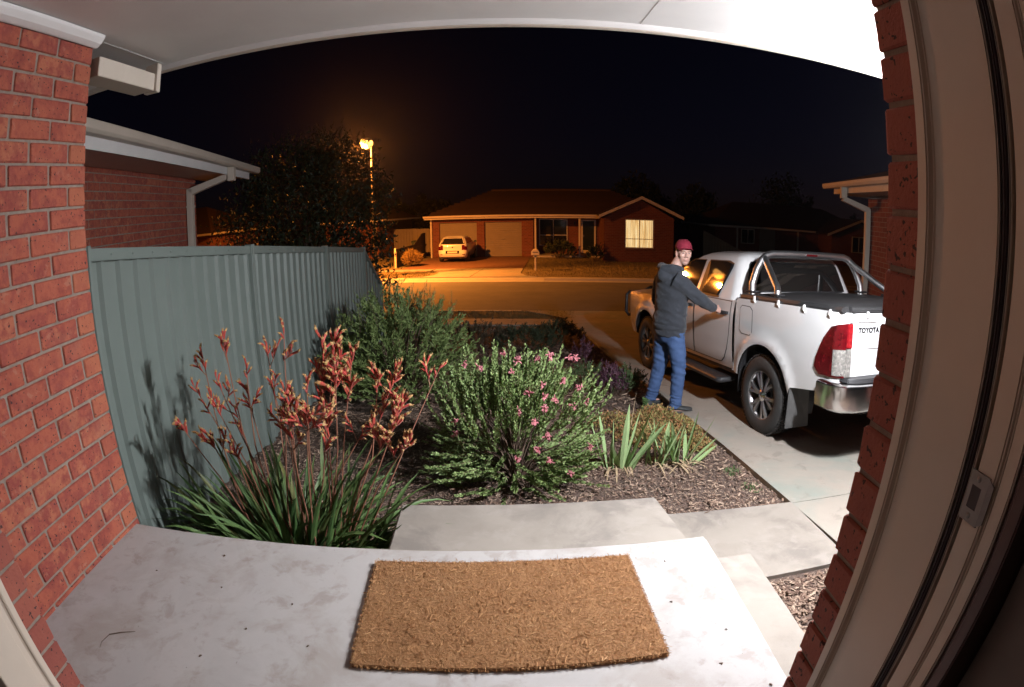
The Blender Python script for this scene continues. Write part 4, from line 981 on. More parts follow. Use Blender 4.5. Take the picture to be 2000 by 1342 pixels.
        # wheels
        for ax in (0, 3.085):
            yo = sd*.905
            w = P('wheel', 'tyre', lambda m: m.lathe([(.235,yo-sd*.015),(.25,yo-sd*.004),(.30,yo),(.345,yo-sd*.006),(.372,yo-sd*.026),(.384,yo-sd*.05),(.386,yo-sd*.12),(.384,yo-sd*.20),(.365,yo-sd*.245),(.235,yo-sd*.25)], 48, (ax,0,.385), 'y'), smooth=True)
            def tread(m):
                for i in range(64):
                    g = 2*pi*i/64
                    for q, (ya, yb) in enumerate(((.022,.055),(.075,.13),(.15,.205))):
                        gg = g+(.05 if q%2 else 0); R_ = Matrix.Rotation(-gg,3,'Y')
                        m.box(Vector((ax,0,.385))+R_@Vector((.386,yo-sd*(ya+yb)/2,0)), (.016,yb-ya,.026), R_)
            P('tread', 'tyre', tread, w)
            P('rim_barrel', 'alloy_grey', lambda m: m.lathe([(.236,yo-sd*.24),(.215,yo-sd*.20),(.212,yo-sd*.06),(.228,yo-sd*.020),(.242,yo-sd*.010),(.236,yo-sd*.018)], 48, (ax,0,.385), 'y'), w, smooth=True)
            P('brake_disc', 'alloy_grey', lambda m: m.lathe([(.03,yo-sd*.12),(.155,yo-sd*.12),(.155,yo-sd*.14)], 32, (ax,0,.385), 'y'), w)
            P('wheel_back', 'black_plastic', lambda m: m.lathe([(0.001,yo-sd*.16),(.215,yo-sd*.16)], 32, (ax,0,.385), 'y'), w)
            for k in range(6):
                for dlt in (-.17, .17):
                    a0 = 2*pi*k/6+.2
                    def pt(r, a, y, hw):
                        c = Vector((cos(a),0,sin(a))); n = Vector((-sin(a),0,cos(a))); b = Vector((ax,yo-sd*y,.385))
                        return b+c*r-n*hw, b+c*r+n*hw
                    ai, ao, am = a0+dlt*.45, a0+dlt*1.15, a0+dlt*.8
                    R4 = [[*pt(r,a,y,hw), *pt(r,a,y+.035,hw)[::-1]] for r,a,y,hw in ((.05,ai,.030,.014),(.10,(ai+am)/2,.022,.014),(.14,am,.019,.0145),(.19,(am+ao)/2,.019,.016),(.232,ao,.023,.019))]
                    P('spoke', 'alloy_face', lambda m: m.rings(R4), w, bevel=.003)
            P('hub_cap', 'chrome', lambda m: m.lathe([(.001,yo-sd*.012),(.030,yo-sd*.014),(.040,yo-sd*.022),(.062,yo-sd*.03),(.066,yo-sd*.06)], 24, (ax,0,.385), 'y'), w, smooth=True)
        # mirrors
        P('mirror', 'chrome', lambda m: m.rings([[(2.22+dx-.10*a, sd*(.885+.16*a), 1.31+dz) for dx,dz in ((-.05,-.075),(.05,-.08),(.04,.08),(-.05,.08))] for a in (.1,.5,1.0)]), bevel=.02, smooth=True)
    # cab top
    lev = [(1.20,.60,2.80,.889),(1.235,.605,2.72,.880),(1.27,.61,2.64,.866),(1.39,.645,2.40,.822),(1.52,.685,2.12,.772),(1.62,.72,1.92,.732),(1.672,.755,1.80,.695),(1.712,.83,1.68,.63),(1.737,.95,1.55,.50),(1.747,1.1,1.42,.22)]
    def ring(z, a, b, w, r, n=6):
        Q = []
        for (px, py, a0) in ((b-r, w-r, 0), (a+r, w-r, pi/2), (a+r, -w+r, pi), (b-r, -w+r, 1.5*pi)):
            for i in range(n+1):
                g = a0+pi/2*i/n; Q.append((px+r*cos(g), py+r*sin(g), z))
        return Q
    P('cab', 'ute_white', lambda m: m.rings([ring(z,a,b,w,min(.12,w*.6)) for z,a,b,w in lev]), smooth='all')
    TA = [(l[0],l[1]) for l in lev]; TW = [(l[0],l[3]) for l in lev]
    for sd in (1,-1):
        ms = lambda s, z: (s, sd*lerp_tab(TW, z), z)
        rw = [(.99,1.262),(1.47,1.262),(1.455,1.58),(1.43,1.625),(.99,1.625),(.87,1.60),(.865,1.56)]
        fw = [(1.565,1.262),(2.50,1.262),(2.32,1.37),(2.06,1.52),(1.92,1.60),(1.84,1.625),(1.54,1.625)]
        for nm, poly in (('rear_side_window', rw), ('front_side_window', fw)):
            mg_ = (lambda s, z: (s, sd*(.7999+.008-.38*(z-1.45)-.049*(s-1.15)), z)) if nm == 'rear_side_window' else ms
            g = panel(nm, poly, mg_, 'tint_glass', t, off=.004, flip=sd > 0, grid=.04)
            ce = (sum(p[0] for p in poly)/len(poly), sum(p[1] for p in poly)/len(poly))
            panel('window_seal', [(p[0]+(.012 if p[0]>ce[0] else -.012), p[1]+(.010 if p[1]>ce[1] else -.008)) for p in poly], ms, 'black_plastic', t, off=.002, flip=sd > 0, grid=.04)
        panel('window_divider', [(1.075,1.264),(1.09,1.264),(1.0,1.62),(.985,1.62)], ms, 'black_plastic', t, off=.006, flip=sd>0, grid=.04)
        panel('belt_strip', [(.95,1.235),(2.55,1.235),(2.55,1.254),(.95,1.254)], ms, 'black_plastic', t, off=.006, flip=sd>0, grid=.04)
    mr = lambda y, z: (lerp_tab(TA, z), y, z)
    bw = [(-.70,1.34),(-.66,1.325),(.66,1.325),(.70,1.34),(.625,1.59),(.595,1.62),(-.595,1.62),(-.625,1.59)]
    panel('rear_window', bw, mr, 'tint_glass', t, off=.006, grid=.04, flip=True)
    panel('rear_window_seal', [(y*1.02, z+(.014 if z > 1.5 else -.014)) for y, z in bw], mr, 'black_plastic', t, off=.003, grid=.04, flip=True)
    TF = [(l[0],l[2]) for l in lev]
    panel('windscreen', [(-.76,1.27),(.76,1.27),(.60,1.64),(-.60,1.64)], lambda y, z: (lerp_tab(TF, z), y, z), 'tint_glass', t, off=.004, grid=.2)
    P('cab_back', 'ute_white', lambda m: m.bx(.60,.64,-.86,.86,.5,1.235))
    # bonnet, front
    def hz(s, y): 
        e = lerp_tab([(2.6,1.235),(2.85,1.195),(3.3,1.15),(3.8,1.085),(3.97,1.02),(4.04,.92)], s); return e + .05*(1-(y/.9)**2)*(1 if s < 3.95 else .4)
    P('bonnet', 'ute_white', lambda m: m.rings([[(s, (w_cab(s,1.1)-.02)*j/8, hz(s,(w_cab(s,1.1)-.02)*j/8)) for j in range(-8,9)] for s in (2.62,2.85,3.1,3.4,3.7,3.85,3.95,4.03)], cap=False, closed=False), smooth='all')
    P('front_bumper', 'ute_white', lambda m: m.hexa([(3.86,-.84,.45),(4.10,-.66,.47),(4.10,.66,.47),(3.86,.84,.45),(3.9,-.84,.75),(4.14,-.66,.75),(4.14,.66,.75),(3.9,.84,.75)]), bevel=.05, bseg=3, smooth=True)
    P('grille', 'black_plastic', lambda m: m.bx(3.95,4.09,-.55,.55,.76,1.02), bevel=.02)
    for sd in (1,-1):
        P('headlight', 'clear_lens', lambda m: m.hexa([(3.80,sd*.86,.86),(4.06,sd*.56,.86),(4.0,sd*.54,.86),(3.7,sd*.80,.86),(3.78,sd*.855,1.0),(4.03,sd*.56,1.01),(3.98,sd*.54,1.01),(3.7,sd*.80,1.0)]), bevel=.01)
        P('bull_bar_loop', 'black_plastic', lambda m: m.tube([(4.12,sd*.50,.70),(4.14,sd*.52,1.0),(4.12,sd*.56,1.06),(4.0,sd*.84,1.07),(3.97,sd*.90,1.03),(3.97,sd*.91,.76),(4.0,sd*.86,.70),(4.12,sd*.52,.68)], .024, 10), smooth=True)
    P('bull_bar', 'black_plastic', lambda m: [m.tube([(4.16,-.5,.55),(4.18,-.5,1.08),(4.17,-.42,1.12),(4.17,.42,1.12),(4.18,.5,1.08),(4.16,.5,.55)], .028, 10)], smooth=True)
    # tailgate
    tg = P('tailgate', 'ute_white', lambda m: m.hexa([(-1.150,-.768,.79),(-1.150,.768,.79),(-1.09,.768,.79),(-1.09,-.768,.79),(-1.158,-.768,1.30),(-1.158,.768,1.30),(-1.09,.768,1.30),(-1.09,-.768,1.30)]), bevel=.012, bseg=3, smooth=True)
    P('press_line', 'ute_white', lambda m: m.bx(-1.166,-1.15,-.64,.64,1.02,1.032), tg, bevel=.006, bseg=2, smooth=True)
    P('latch', 'chrome', lambda m: m.bx(-1.178,-1.15,-.13,.13,1.17,1.25), tg, bevel=.012, bseg=2, smooth=True)
    P('handle_strip', 'ute_white', lambda m: m.bx(-1.174,-1.15,.50,.74,1.232,1.248), tg, bevel=.006, bseg=2, smooth=True)
    cu = bpy.data.curves.new('lettering', 'FONT'); cu.body = 'TOYOTA'; cu.size = .056; cu.extrude = .002; cu.offset = .0028; cu.space_character = 1.12
    to = bpy.data.objects.new('tmp', cu); COL.objects.link(to); dg = bpy.context.evaluated_depsgraph_get(); me = bpy.data.meshes.new_from_object(to.evaluated_get(dg)); bpy.data.objects.remove(to); bpy.data.curves.remove(cu)
    me.materials.clear(); me.materials.append(MAT['letter_dark']); lt = link('lettering', me, tg)
    lt.matrix_local = Matrix(((0,0,-1,-1.1595),(-1,0,0,.715),(0,1,0,1.150),(0,0,0,1)))
    # floor of tray, underside
    P('tray', 'black_plastic', lambda m: [m.bx(-1.09,.55,-.80,.80,.70,.76), m.bx(-1.0,3.9,-.45,.45,.42,.62), m.bx(.6,3.7,-.84,.84,.46,.56)])
    P('tow_bar', 'black_plastic', lambda m: [m.tube([(-1.0,-.5,.48),(-1.0,.5,.48)], .035, 8), m.bx(-1.32,-1.0,-.03,.03,.46,.5)])
    P('spare_wheel', 'tyre', lambda m: m.lathe([(.15,.50),(.36,.51),(.38,.56),(.36,.64),(.15,.65)], 24, (-.65,0,0)))
    # rear bumper: black step pad over chrome
    sec = [(.54,-.02),(.56,-.045),(.66,-.055),(.745,-.05),(.76,-.03),(.76,.04),(.54,.04)]
    def bump(m):
        path = [(-.96,.93,-1),( -1.10,.925,-.75),(-1.20,.875,-.4),(-1.245,.78,-.1),(-1.255,.55,0),(-1.255,.3,0),(-1.255,-.3,0),(-1.255,-.55,0),(-1.245,-.78,.1),(-1.20,-.875,.4),(-1.10,-.925,.75),(-.96,-.93,1)]
        R = []
        for i,(s,y,_) in enumerate(path):
            a = Vector((path[max(i-1,0)][0],path[max(i-1,0)][1])); b = Vector((path[min(i+1,len(path)-1)][0],path[min(i+1,len(path)-1)][1])); tt = (b-a).normalized(); nn = Vector((tt.y,-tt.x))
            if nn.dot(Vector((s+.2,y))) < 0: nn = -nn
            R.append([(s-nn.x*d, y-nn.y*d, h+(.03 if abs(y)<.5 else 0)*(h>.7)*-1) for h,d in sec])
        m.rings(R)
    P('rear_bumper', 'chrome', bump, smooth=True)
    P('step_pad', 'black_plastic', lambda m: m.prism([(-1.11,.86),(-1.21,.84),(-1.252,.74),(-1.27,.5),(-1.27,-.5),(-1.252,-.74),(-1.21,-.84),(-1.11,-.86)], lambda s,y:(s,y,.762), lambda s,y:(s+.01,y*.985,.80)), bevel=.008, bseg=2, smooth=True)
    P('bumper_slot', 'clear_lens', lambda m: m.bx(-1.318,-1.30,-.42,.42,.60,.67), bevel=.006)
    # tonneau cover, rails, clips
    def ton(m):
        R = []
        for i in range(15):
            s = -1.12+1.60*i/14; ring_ = []
            for j in range(17):
                y = -.80+1.60*j/16; z = 1.355+.018*cos(y*1.9)-.024*(s+1.12)-.016*cos((s+.3)*7.5)*(1-(abs(y)/.8)**2)*.6
                if j in (0,16): z -= .03
                if i in (0,14): z -= .025
                ring_.append((s,y,z))
            R.append(ring_)
        m.rings(R, cap=False, closed=False)
    P('tonneau_cover', 'vinyl_black', ton, smooth='all')
    for sd in (1,-1):
        P('side_rail', 'vinyl_black', lambda m: m.rings([[(s, sd*y, z-.024*(s+1.12)) for y,z in ((.79,1.30),(.875,1.297),(.884,1.315),(.87,1.347),(.80,1.357))] for s in (-1.12,.50)]), bevel=.006, bseg=2, smooth=True)
        for s in (-.98,-.62,-.22,.20):
            P('clip', 'white_paint', lambda m: [m.hexa([(s-.018,sd*.884,1.23),(s+.018,sd*.884,1.262),(s+.016,sd*.905,1.266),(s-.016,sd*.905,1.266),(s-.014,sd*.882,1.318),(s+.014,sd*.882,1.318),(s+.012,sd*.90,1.314),(s-.012,sd*.90,1.314)])], bevel=.005, bseg=2, smooth=True)
    P('rear_rail', 'vinyl_black', lambda m: m.rings([[(x, y, z) for x,z in ((-1.08,1.303),(-1.155,1.303),(-1.165,1.32),(-1.15,1.345),(-1.09,1.355))] for y in (-.80,.80)]), bevel=.006, bseg=2, smooth=True)
    for y in (-.45,.62):
        P('clip', 'white_paint', lambda m: m.hexa([(-1.16,y-.018,1.262),(-1.182,y-.016,1.266),(-1.182,y+.016,1.266),(-1.16,y+.018,1.262),(-1.16,y-.014,1.318),(-1.176,y-.012,1.314),(-1.176,y+.012,1.314),(-1.16,y+.014,1.318)]), bevel=.005)
    # sports bar
    hoop = [(.40,.79,1.31),(.41,.785,1.42),(.43,.72,1.56),(.44,.655,1.655),(.445,.60,1.70),(.445,.52,1.722),(.445,.3,1.727),(.445,0,1.728),(.445,-.3,1.727),(.445,-.52,1.722),(.445,-.60,1.70),(.44,-.655,1.655),(.43,-.72,1.56),(.41,-.785,1.42),(.40,-.79,1.31)]
    sb = P('sports_bar', 'bar_steel', lambda m: m.tube(hoop, .038, 16), smooth=True)
    for sd in (1,-1):
        P('brace', 'bar_steel', lambda m: m.tube([(.43,sd*.62,1.68),(.36,sd*.64,1.63),(.10,sd*.73,1.48),(-.03,sd*.775,1.41),(-.06,sd*.79,1.38),(-.06,sd*.79,1.32)], .034, 14), sb, smooth=True)
        for s in (.40,-.06): P('foot', 'black_plastic', lambda m: m.box((s,sd*.79,1.345),(.13,.10,.02)), sb, bevel=.006)
    P('brake_lamp', 'red_lens', lambda m: m.bx(.395,.415,-.08,.08,1.715,1.735), sb)
    # far off plates so the name of nobody shows: number plate
    P('number_plate', 'white_paint', lambda m: m.bx(-1.312,-1.304,-.18,.18,.61,.70))
    return t
pm('letter_dark', [(.012,.012,.013), (.016,.016,.017)], .5)
UTE = ute()
# ------------------------------------------------------------------ garden plants
pm('strap_leaf', [(.045,.095,.03), (.075,.14,.042), (.11,.18,.055), (.065,.115,.035), (.17,.16,.055)], .5, rand='island', ra=.85, spec=.4)
pm('paw_red', [(.34,.028,.022), (.42,.045,.026), (.36,.065,.03)], .65, rand='island', ra=.7, sheen=.3)
pm('paw_yellow', [(.42,.22,.07), (.44,.28,.095), (.40,.14,.05)], .65, rand='island', ra=.7, sheen=.3)
pm('paw_stem', [(.22,.07,.05), (.26,.12,.07), (.16,.10,.05)], .7, rand='island', ra=.6)
pm('conifer', [(.11,.17,.05), (.165,.235,.072), (.22,.29,.10), (.135,.20,.06)], .6, rand='island', ra=.8)
pm('grev_leaf', [(.16,.25,.085), (.23,.33,.115), (.30,.40,.15), (.19,.28,.095), (.27,.35,.13)], .55, rand='island', ra=.8)
pm('twig', [(.10,.065,.045), (.16,.11,.08)], .9)
pm('pink_flower', [(.46,.14,.16), (.55,.22,.24), (.40,.10,.14)], .6, rand='island', ra=.7)
pm('iris_leaf', [(.19,.31,.13), (.25,.38,.17), (.31,.43,.20), (.38,.45,.16)], .5, rand='island', ra=.7)
pm('straw', [(.34,.24,.14), (.42,.31,.19), (.28,.19,.11)], .85, rand='island', ra=.8)
pm('dry_cover', [(.31,.135,.055), (.38,.18,.075), (.24,.20,.065), (.19,.20,.055), (.44,.27,.12)], .8, rand='island', ra=.85)
pm('purple_leaf', [(.085,.035,.06), (.12,.05,.08), (.07,.03,.05)], .6, rand='island', ra=.8)
pm('low_green', [(.05,.085,.03), (.075,.12,.045), (.06,.10,.035)], .6, rand='island', ra=.8)
pm('brown_shrub', [(.07,.05,.03), (.10,.075,.045), (.06,.06,.03)], .8, rand='island', ra=.8)
pm('weed', [(.07,.14,.04), (.10,.18,.06)], .6, rand='island', ra=.8)
RP = random.Random(21)
def blade(m, base, d0, L, w, droop, R, n=5, fold=.25, twist=0, tipw=.1):
    """a strap leaf: a folded ribbon that arches over"""
    d = Vector(d0).normalized(); side = d.cross(Vector((0,0,1)))
    if side.length < .05: side = Vector((R.gauss(0,1),R.gauss(0,1),0))
    side.normalize(); side.rotate(Matrix.Rotation(twist,3,d))
    p = Vector(base); st = L/n; vs = []
    for i in range(n+1):
        t = i/n; ww = w*.5*(min(1,.45+2.2*t) if t < .25 else 1)*(1 if t < .55 else max(.02, 1-((t-.55)/.45)**1.6))
        nn = side.cross(d).normalized()
        vs += [p-side*ww, p+nn*(-fold*ww), p+side*ww]
        d = (d+Vector((0,0,-droop*(.3+t)*1.1/n))).normalized(); p = p+d*st
        side = (side-d*side.dot(d)).normalized()
    fs = []
    for i in range(n): a = i*3; fs += [(a,a+1,a+4,a+3),(a+1,a+2,a+5,a+4)]
    m.add(vs, fs); return p
def needle(m, q, d, L, w, R):
    s = d.cross(Vector((R.gauss(0,1),R.gauss(0,1),R.gauss(0,1))))
    if s.length < 1e-4: return
    s.normalize(); m.add([q-s*w*.4, q+s*w*.4, q+d*L*.6+s*w*.5, q+d*L, q+d*L*.6-s*w*.5], [(0,1,2,3,4)])

def kangaroo_paw():
    R = random.Random(3)
    bx0, by0 = -1.18, 2.62; b = Vector((bx0, by0, gz(bx0,by0)))
    t = thing('kangaroo_paw', 'kangaroo paw with red and yellow claw flowers and strap leaves beside the porch', 'plant', b)
    m = M()
    for i in range(360):
        a = R.uniform(0,2*pi); r = R.uniform(0,1)**.7; bb = Vector((cos(a)*r*.52-.06, sin(a)*r*.30, -.03))
        lean = R.uniform(.2,1.5)*(.4+.8*r); a2 = a+R.gauss(0,.45)
        d = Vector((cos(a2)*lean, sin(a2)*lean*.8, 1))
        blade(m, bb, d, R.uniform(.40,.80), R.uniform(.020,.036), R.uniform(.5,1.9), R, n=7, twist=R.gauss(0,.5))
    for i in range(14):   # long leaves that hang over the porch and path
        a = R.uniform(-2.2,-.4); blade(m, Vector((R.uniform(-.2,.4), -.15, .0)), (cos(a)*.9, sin(a)*.7, .9), R.uniform(.6,.85), .026, 1.5, R, n=7, twist=R.gauss(0,.3))
    m.build('leaves', 'strap_leaf', t, fix=False)['kind'] = 'stuff'
    m = M()
    for i in range(26):
        a = R.uniform(0,2*pi); r = R.uniform(.1,.5); blade(m, Vector((cos(a)*r, sin(a)*r*.7, -.02)), (cos(a),sin(a),R.uniform(.1,.8)), R.uniform(.25,.5), .012, 1.3, R, n=4)
    m.build('dead_leaves', 'straw', t, fix=False)['kind'] = 'stuff'
    tips = [(-1.5,2.7,.65),(-1.73,2.65,.4),(-1.62,2.75,.41),(-1.81,2.55,.19),(-1.69,2.75,.54),(-1.24,3.0,.66),(-1.37,3.0,.55),(-1.5,2.9,.31),(-1.32,2.9,.33),(-1.06,2.55,.4),(-.92,2.45,.48),(-.92,2.75,.62),(-.89,2.9,.59),(-.74,2.7,.56),(-.83,2.65,.48),(-.94,2.45,.33),(-.88,2.6,.27),(-1.07,2.5,.31),(-.63,2.75,.39),(-.53,2.8,.44),(-.64,2.7,.24),(-.48,2.65,.31),(-.51,2.55,.21),(-.44,2.5,.15),(-.32,3.0,.39),(-1.44,2.5,.12),(-1.58,2.62,.30),(-1.66,2.6,.12),(-1.4,2.75,.48),(-1.55,2.8,.22),(-1.2,2.8,.22)]
    big = {9,10,11,12,13,14,15,16,19,21,22,23,17}
    for i, tp in enumerate(tips):
        tip = Vector(tp)-b; ba = Vector((tip.x*.35+R.gauss(0,.05), tip.y*.3+R.gauss(0,.04), 0))
        mid = ba.lerp(tip,.55)+Vector((R.gauss(0,.03),R.gauss(0,.03),.06))
        st = M(); st.tube([ba, ba.lerp(mid,.5)+Vector((R.gauss(0,.01),R.gauss(0,.01),.02)), mid, mid.lerp(tip,.6), tip], [.0055,.005,.0042,.0035,.0025], 5)
        so = st.build('flower_stem', 'paw_stem', t, smooth=True)
        heads = [(tip, (tip-mid).normalized())]
        for k in range(R.choice((2,3,3)) if i in big else R.choice((1,1,2))):
            e = mid.lerp(tip, R.uniform(.35,.75)); d = ((tip-mid).normalized()+Vector((R.gauss(0,.6),R.gauss(0,.4),R.uniform(-.1,.4)))).normalized()
            q = e+d*R.uniform(.07,.17); st2 = M(); st2.tube([e, e.lerp(q,.5)+Vector((0,0,-.006)), q], [.003,.0028,.002], 5); st2.build('branchlet', 'paw_stem', so, smooth=True); heads.append((q, d))
        fm = M()
        for (q, d) in heads:
            nfl = R.randint(6,10) if i in big else R.randint(4,7)
            sc = R.uniform(.85,1.15)*(1.02 if i in big else .9)
            ax = d
            for k in range(nfl):
                # claws stand along one side of the stalk, fanning forwards
                o = q-ax*(.10*sc*(1-k/nfl)) ; a = R.gauss(0,.75)
                sidev = ax.cross(Vector((0.3,-1,.2))).normalized(); sidev.rotate(Matrix.Rotation(a,3,ax))
                dd = (ax*R.uniform(.5,1.0)+sidev*R.uniform(-.9,.9)+Vector((0,-.15,.25))).normalized(); L = R.uniform(.055,.085)*sc
                c = dd.cross(Vector((R.gauss(0,1),R.gauss(0,1),R.gauss(0,1)))).normalized()
                P0 = o; P1 = o+dd*L*.3; P2 = o+dd*L*.68+c*L*.05; P3 = o+dd*L*.92+c*L*.17
                P2b = P2.lerp(P3,.30); fm.tube([P0,P1,P2,P2b], [.0022*sc,.0058*sc,.0070*sc,.0076*sc], 5, mi=0)
                fm.tube([P2b+dd*.0004, P2b.lerp(P3,.6), P3], [.0070*sc,.0082*sc,.005*sc], 5, mi=1)
                for j in range(3):
                    u_ = (dd+c*R.uniform(.2,1.2)+Vector((R.gauss(0,.5),R.gauss(0,.5),R.gauss(0,.5)))).normalized()
                    fm.tube([P3-dd*.003, P3+u_*.013*sc], [.0032*sc,.0008], 4, mi=1)
        fm.build('flower_head', ['paw_red','paw_yellow'], so, smooth=True, fix=False)['kind'] = 'stuff'
kangaroo_paw()

def conifer_bush():
    R = random.Random(9)
    b = Gp(-1.15, 6.25); t = thing('conifer_bush', 'large dark green feathery bush beside the steel fence', 'bush', b)
    m = M(); st = M()
    for i in range(720):
        while True:
            p = Vector((R.uniform(-1,1),R.uniform(-1,1),R.uniform(-.35,1)))
            if .45 < p.length < 1: break
        q = Vector((p.x*.84, p.y*.80, .40+p.z*.80)); 
        if q.z < .04: q.z = R.uniform(.04,.2)
        d = (Vector((p.x*.75, p.y*.75, .55+p.z*.4))+Vector((R.gauss(0,.22),R.gauss(0,.22),R.gauss(0,.15)))).normalized()
        L = R.uniform(.14,.30)
        if i < 60: st.tube([Vector((0,0,-.05)), q*.5+Vector((0,0,.05)), q], [.016,.008,.003], 5)
        for k in range(34):
            u = R.random(); o = q+d*L*(u-.25); dd = (d*1.0+Vector((R.gauss(0,.55),R.gauss(0,.55),R.gauss(0,.45)))).normalized()
            needle(m, o, dd, R.uniform(.035,.075)*(1.2-u*.5), .0105, R)
    for i in range(70):   # wispy leaders on top
        a = R.uniform(0,6.28); r = R.uniform(0,.75); q = Vector((cos(a)*r, sin(a)*r, .40+.80*sqrt(1-min(.9,r*r))*R.uniform(.85,1.0)))
        d = Vector((cos(a)*.35+R.gauss(0,.2), sin(a)*.35+R.gauss(0,.2), 1)).normalized(); L = R.uniform(.12,.30)
        st.tube([q-d*.1, q+d*L], [.003,.001], 4)
        for k in range(22):
            u = R.random(); dd = (d+Vector((R.gauss(0,.4),R.gauss(0,.4),R.gauss(0,.3)))).normalized(); needle(m, q+d*L*u, dd, R.uniform(.02,.045)*(1.2-u*.7), .0055, R)
    m.build('foliage', 'conifer', t, fix=False)['kind'] = 'stuff'; st.build('stems', 'twig', t)['kind'] = 'stuff'
conifer_bush()

def grevillea():
    R = random.Random(14)
    b = Gp(.12, 3.85); t = thing('flowering_shrub', 'green needle leaved shrub with pink flowers in the middle of the bed', 'shrub', b)
    m = M(); st = M()
    def shoot(q, d, L, n, nl, curve):
        p = Vector(q); d = d.normalized(); pts = [p.copy()]; ds = [d.copy()]
        for i in range(6):
            d = (d+Vector((R.gauss(0,.05),R.gauss(0,.05),curve))).normalized(); p = p+d*L/6; pts.append(p.copy()); ds.append(d.copy())
        st.tube(pts[::2], [.0038,.003,.002,.0015], 4)
        for k in range(n):
            u = R.random()*6; i = min(5,int(u)); o = pts[i].lerp(pts[i+1], u-i); dd = ds[i]
            s = dd.cross(Vector((R.gauss(0,1),R.gauss(0,1),R.gauss(0,1)))).normalized()
            needle(m, o, (dd*R.uniform(.75,1.3)+s*.75).normalized(), nl*R.uniform(.7,1.2)*(1.15-.5*u/6), .0105, R)
    for i in range(430):
        a = R.uniform(0,2*pi); el = R.uniform(0,1)
        # low sprays spread, the upper ones stand up
        if el < .45:
            r = R.uniform(.22,.5); q = Vector((cos(a)*r*1.05, sin(a)*r*.9, R.uniform(.03,.32))); d = Vector((cos(a), sin(a)*.9, R.uniform(-.12,.45))); L = R.uniform(.16,.30); cv = .05
        else:
            r = R.uniform(.05,.55); h = .30+.50*sqrt(max(0,1-(r/.62)**2))*R.uniform(.55,1.0); q = Vector((cos(a)*r, sin(a)*r*.85, h)); d = Vector((cos(a)*r*1.5+.16, sin(a)*r*1.2, .95)); L = R.uniform(.16,.34); cv = .05
        if i % 7 == 0: st.tube([Vector((R.gauss(0,.03),R.gauss(0,.03),-.03)), Vector((q.x*.35,q.y*.35,q.z*.55)), q], [.011,.006,.003], 5)
        shoot(q-d.normalized()*.07, d, L+.07, 105, .031, cv)
    m.build('foliage', 'grev_leaf', t, fix=False)['kind'] = 'stuff'; st.build('stems', 'twig', t)['kind'] = 'stuff'
    pts = [(-.13,3.55,.22),(-.24,3.71,.19),(.09,3.55,.17),(.12,3.42,-.05),(.28,3.5,.10),(.35,3.63,.26),(.5,3.8,.2),(.56,3.6,.04),(.31,3.44,.03),(.38,3.5,.0),(.5,3.6,-.09),(.24,3.4,-.13),(.3,3.45,-.05),(.66,3.7,-.45),(.11,3.36,-.38),(.31,3.4,-.24),(.25,3.4,-.33),(-.31,3.55,-.17),(-.3,3.52,-.25),(.04,3.55,.31),(.62,3.7,-.09),(.5,3.5,-.57),(.34,3.4,-.4),(.27,3.7,.22),(.13,3.6,.24),(.55,3.8,.2),(.42,3.5,.13),(.2,3.5,.05)]
    for q in pts:
        q = Vector(q)-b; f = M(); ax = Vector((R.gauss(0,.6),-.7,R.gauss(.3,.4))).normalized()
        for k in range(R.randint(11,17)):
            d = (ax+Vector((R.gauss(0,.75),R.gauss(0,.75),R.gauss(0,.75)))).normalized(); c = d.orthogonal().normalized(); c.rotate(Matrix.Rotation(R.uniform(0,6.28),3,d)); L = R.uniform(.020,.038)
            f.tube([q, q+d*L*.6, q+d*L*.95+c*L*.25, q+d*L*.95+c*L*.55], [.004,.005,.004,.0015], 4)
        f.build('flower', 'pink_flower', t, smooth=True, fix=False)['kind'] = 'stuff'
grevillea()

def iris(x, y, label, leaves, seed):
    R = random.Random(seed); b = Gp(x, y); t = thing('iris_clump', label, 'plant', b)
    leaves = leaves + [(R.gauss(0,.07), R.gauss(.1,.45), R.uniform(.24,.42), R.uniform(.026,.038), 0) for _ in range(6)]
    for (dx, lean, L, w, ty) in leaves:
        L *= 1.10; w *= 1.28
        m = M(); blade(m, (dx, R.gauss(0,.025), -.02), (lean, R.gauss(0,.12)-.05, 1), L, w, R.uniform(.05,.25), R, n=6, fold=.35, twist=R.gauss(0,.25))
        m.build('leaf', 'straw' if ty else 'iris_leaf', t, fix=False)
    m = M()
    for k in range(16):
        a = R.uniform(0,6.28); blade(m, (R.gauss(0,.05),R.gauss(0,.04),.02), (cos(a),sin(a)-.4,R.uniform(.0,.35)), R.uniform(.15,.34), R.uniform(.010,.018), 1.0, R, n=6, fold=.1)
    m.build('dead_leaves', 'straw', t, fix=False)['kind'] = 'stuff'
iris(.97, 3.98, 'tallest clump of sword leaves beside the flowering shrub', [(-.10,-.18,.50,.034,0),(-.06,-.05,.42,.04,0),(-.02,-.28,.26,.045,0),(.0,.02,.56,.042,0),(.02,.16,.50,.05,0),(.04,.32,.56,.048,0),(.05,.52,.50,.045,0),(.06,.62,.34,.04,0),(.0,-.1,.22,.04,0),(-.12,-.3,.40,.03,0),(.03,.1,.6,.02,1),(.08,.42,.45,.03,0)], 31)
iris(1.30, 4.0, 'middle clump of sword leaves in front of the dry ground cover', [(-.05,-.32,.44,.036,0),(-.02,-.1,.40,.04,0),(.02,.16,.36,.042,0),(.0,.3,.42,.036,0),(.03,.5,.36,.034,0),(-.06,-.55,.34,.03,0),(.02,.0,.3,.02,1)], 32)
iris(1.53, 3.98, 'rightmost clump of sword leaves, widest apart, near the driveway', [(-.05,-.25,.40,.034,0),(-.02,.22,.44,.034,0),(.02,.42,.46,.030,0),(.04,.9,.30,.036,0),(.06,1.2,.26,.042,0),(.0,-.05,.3,.03,0),(.03,.1,.25,.02,1)], 33)
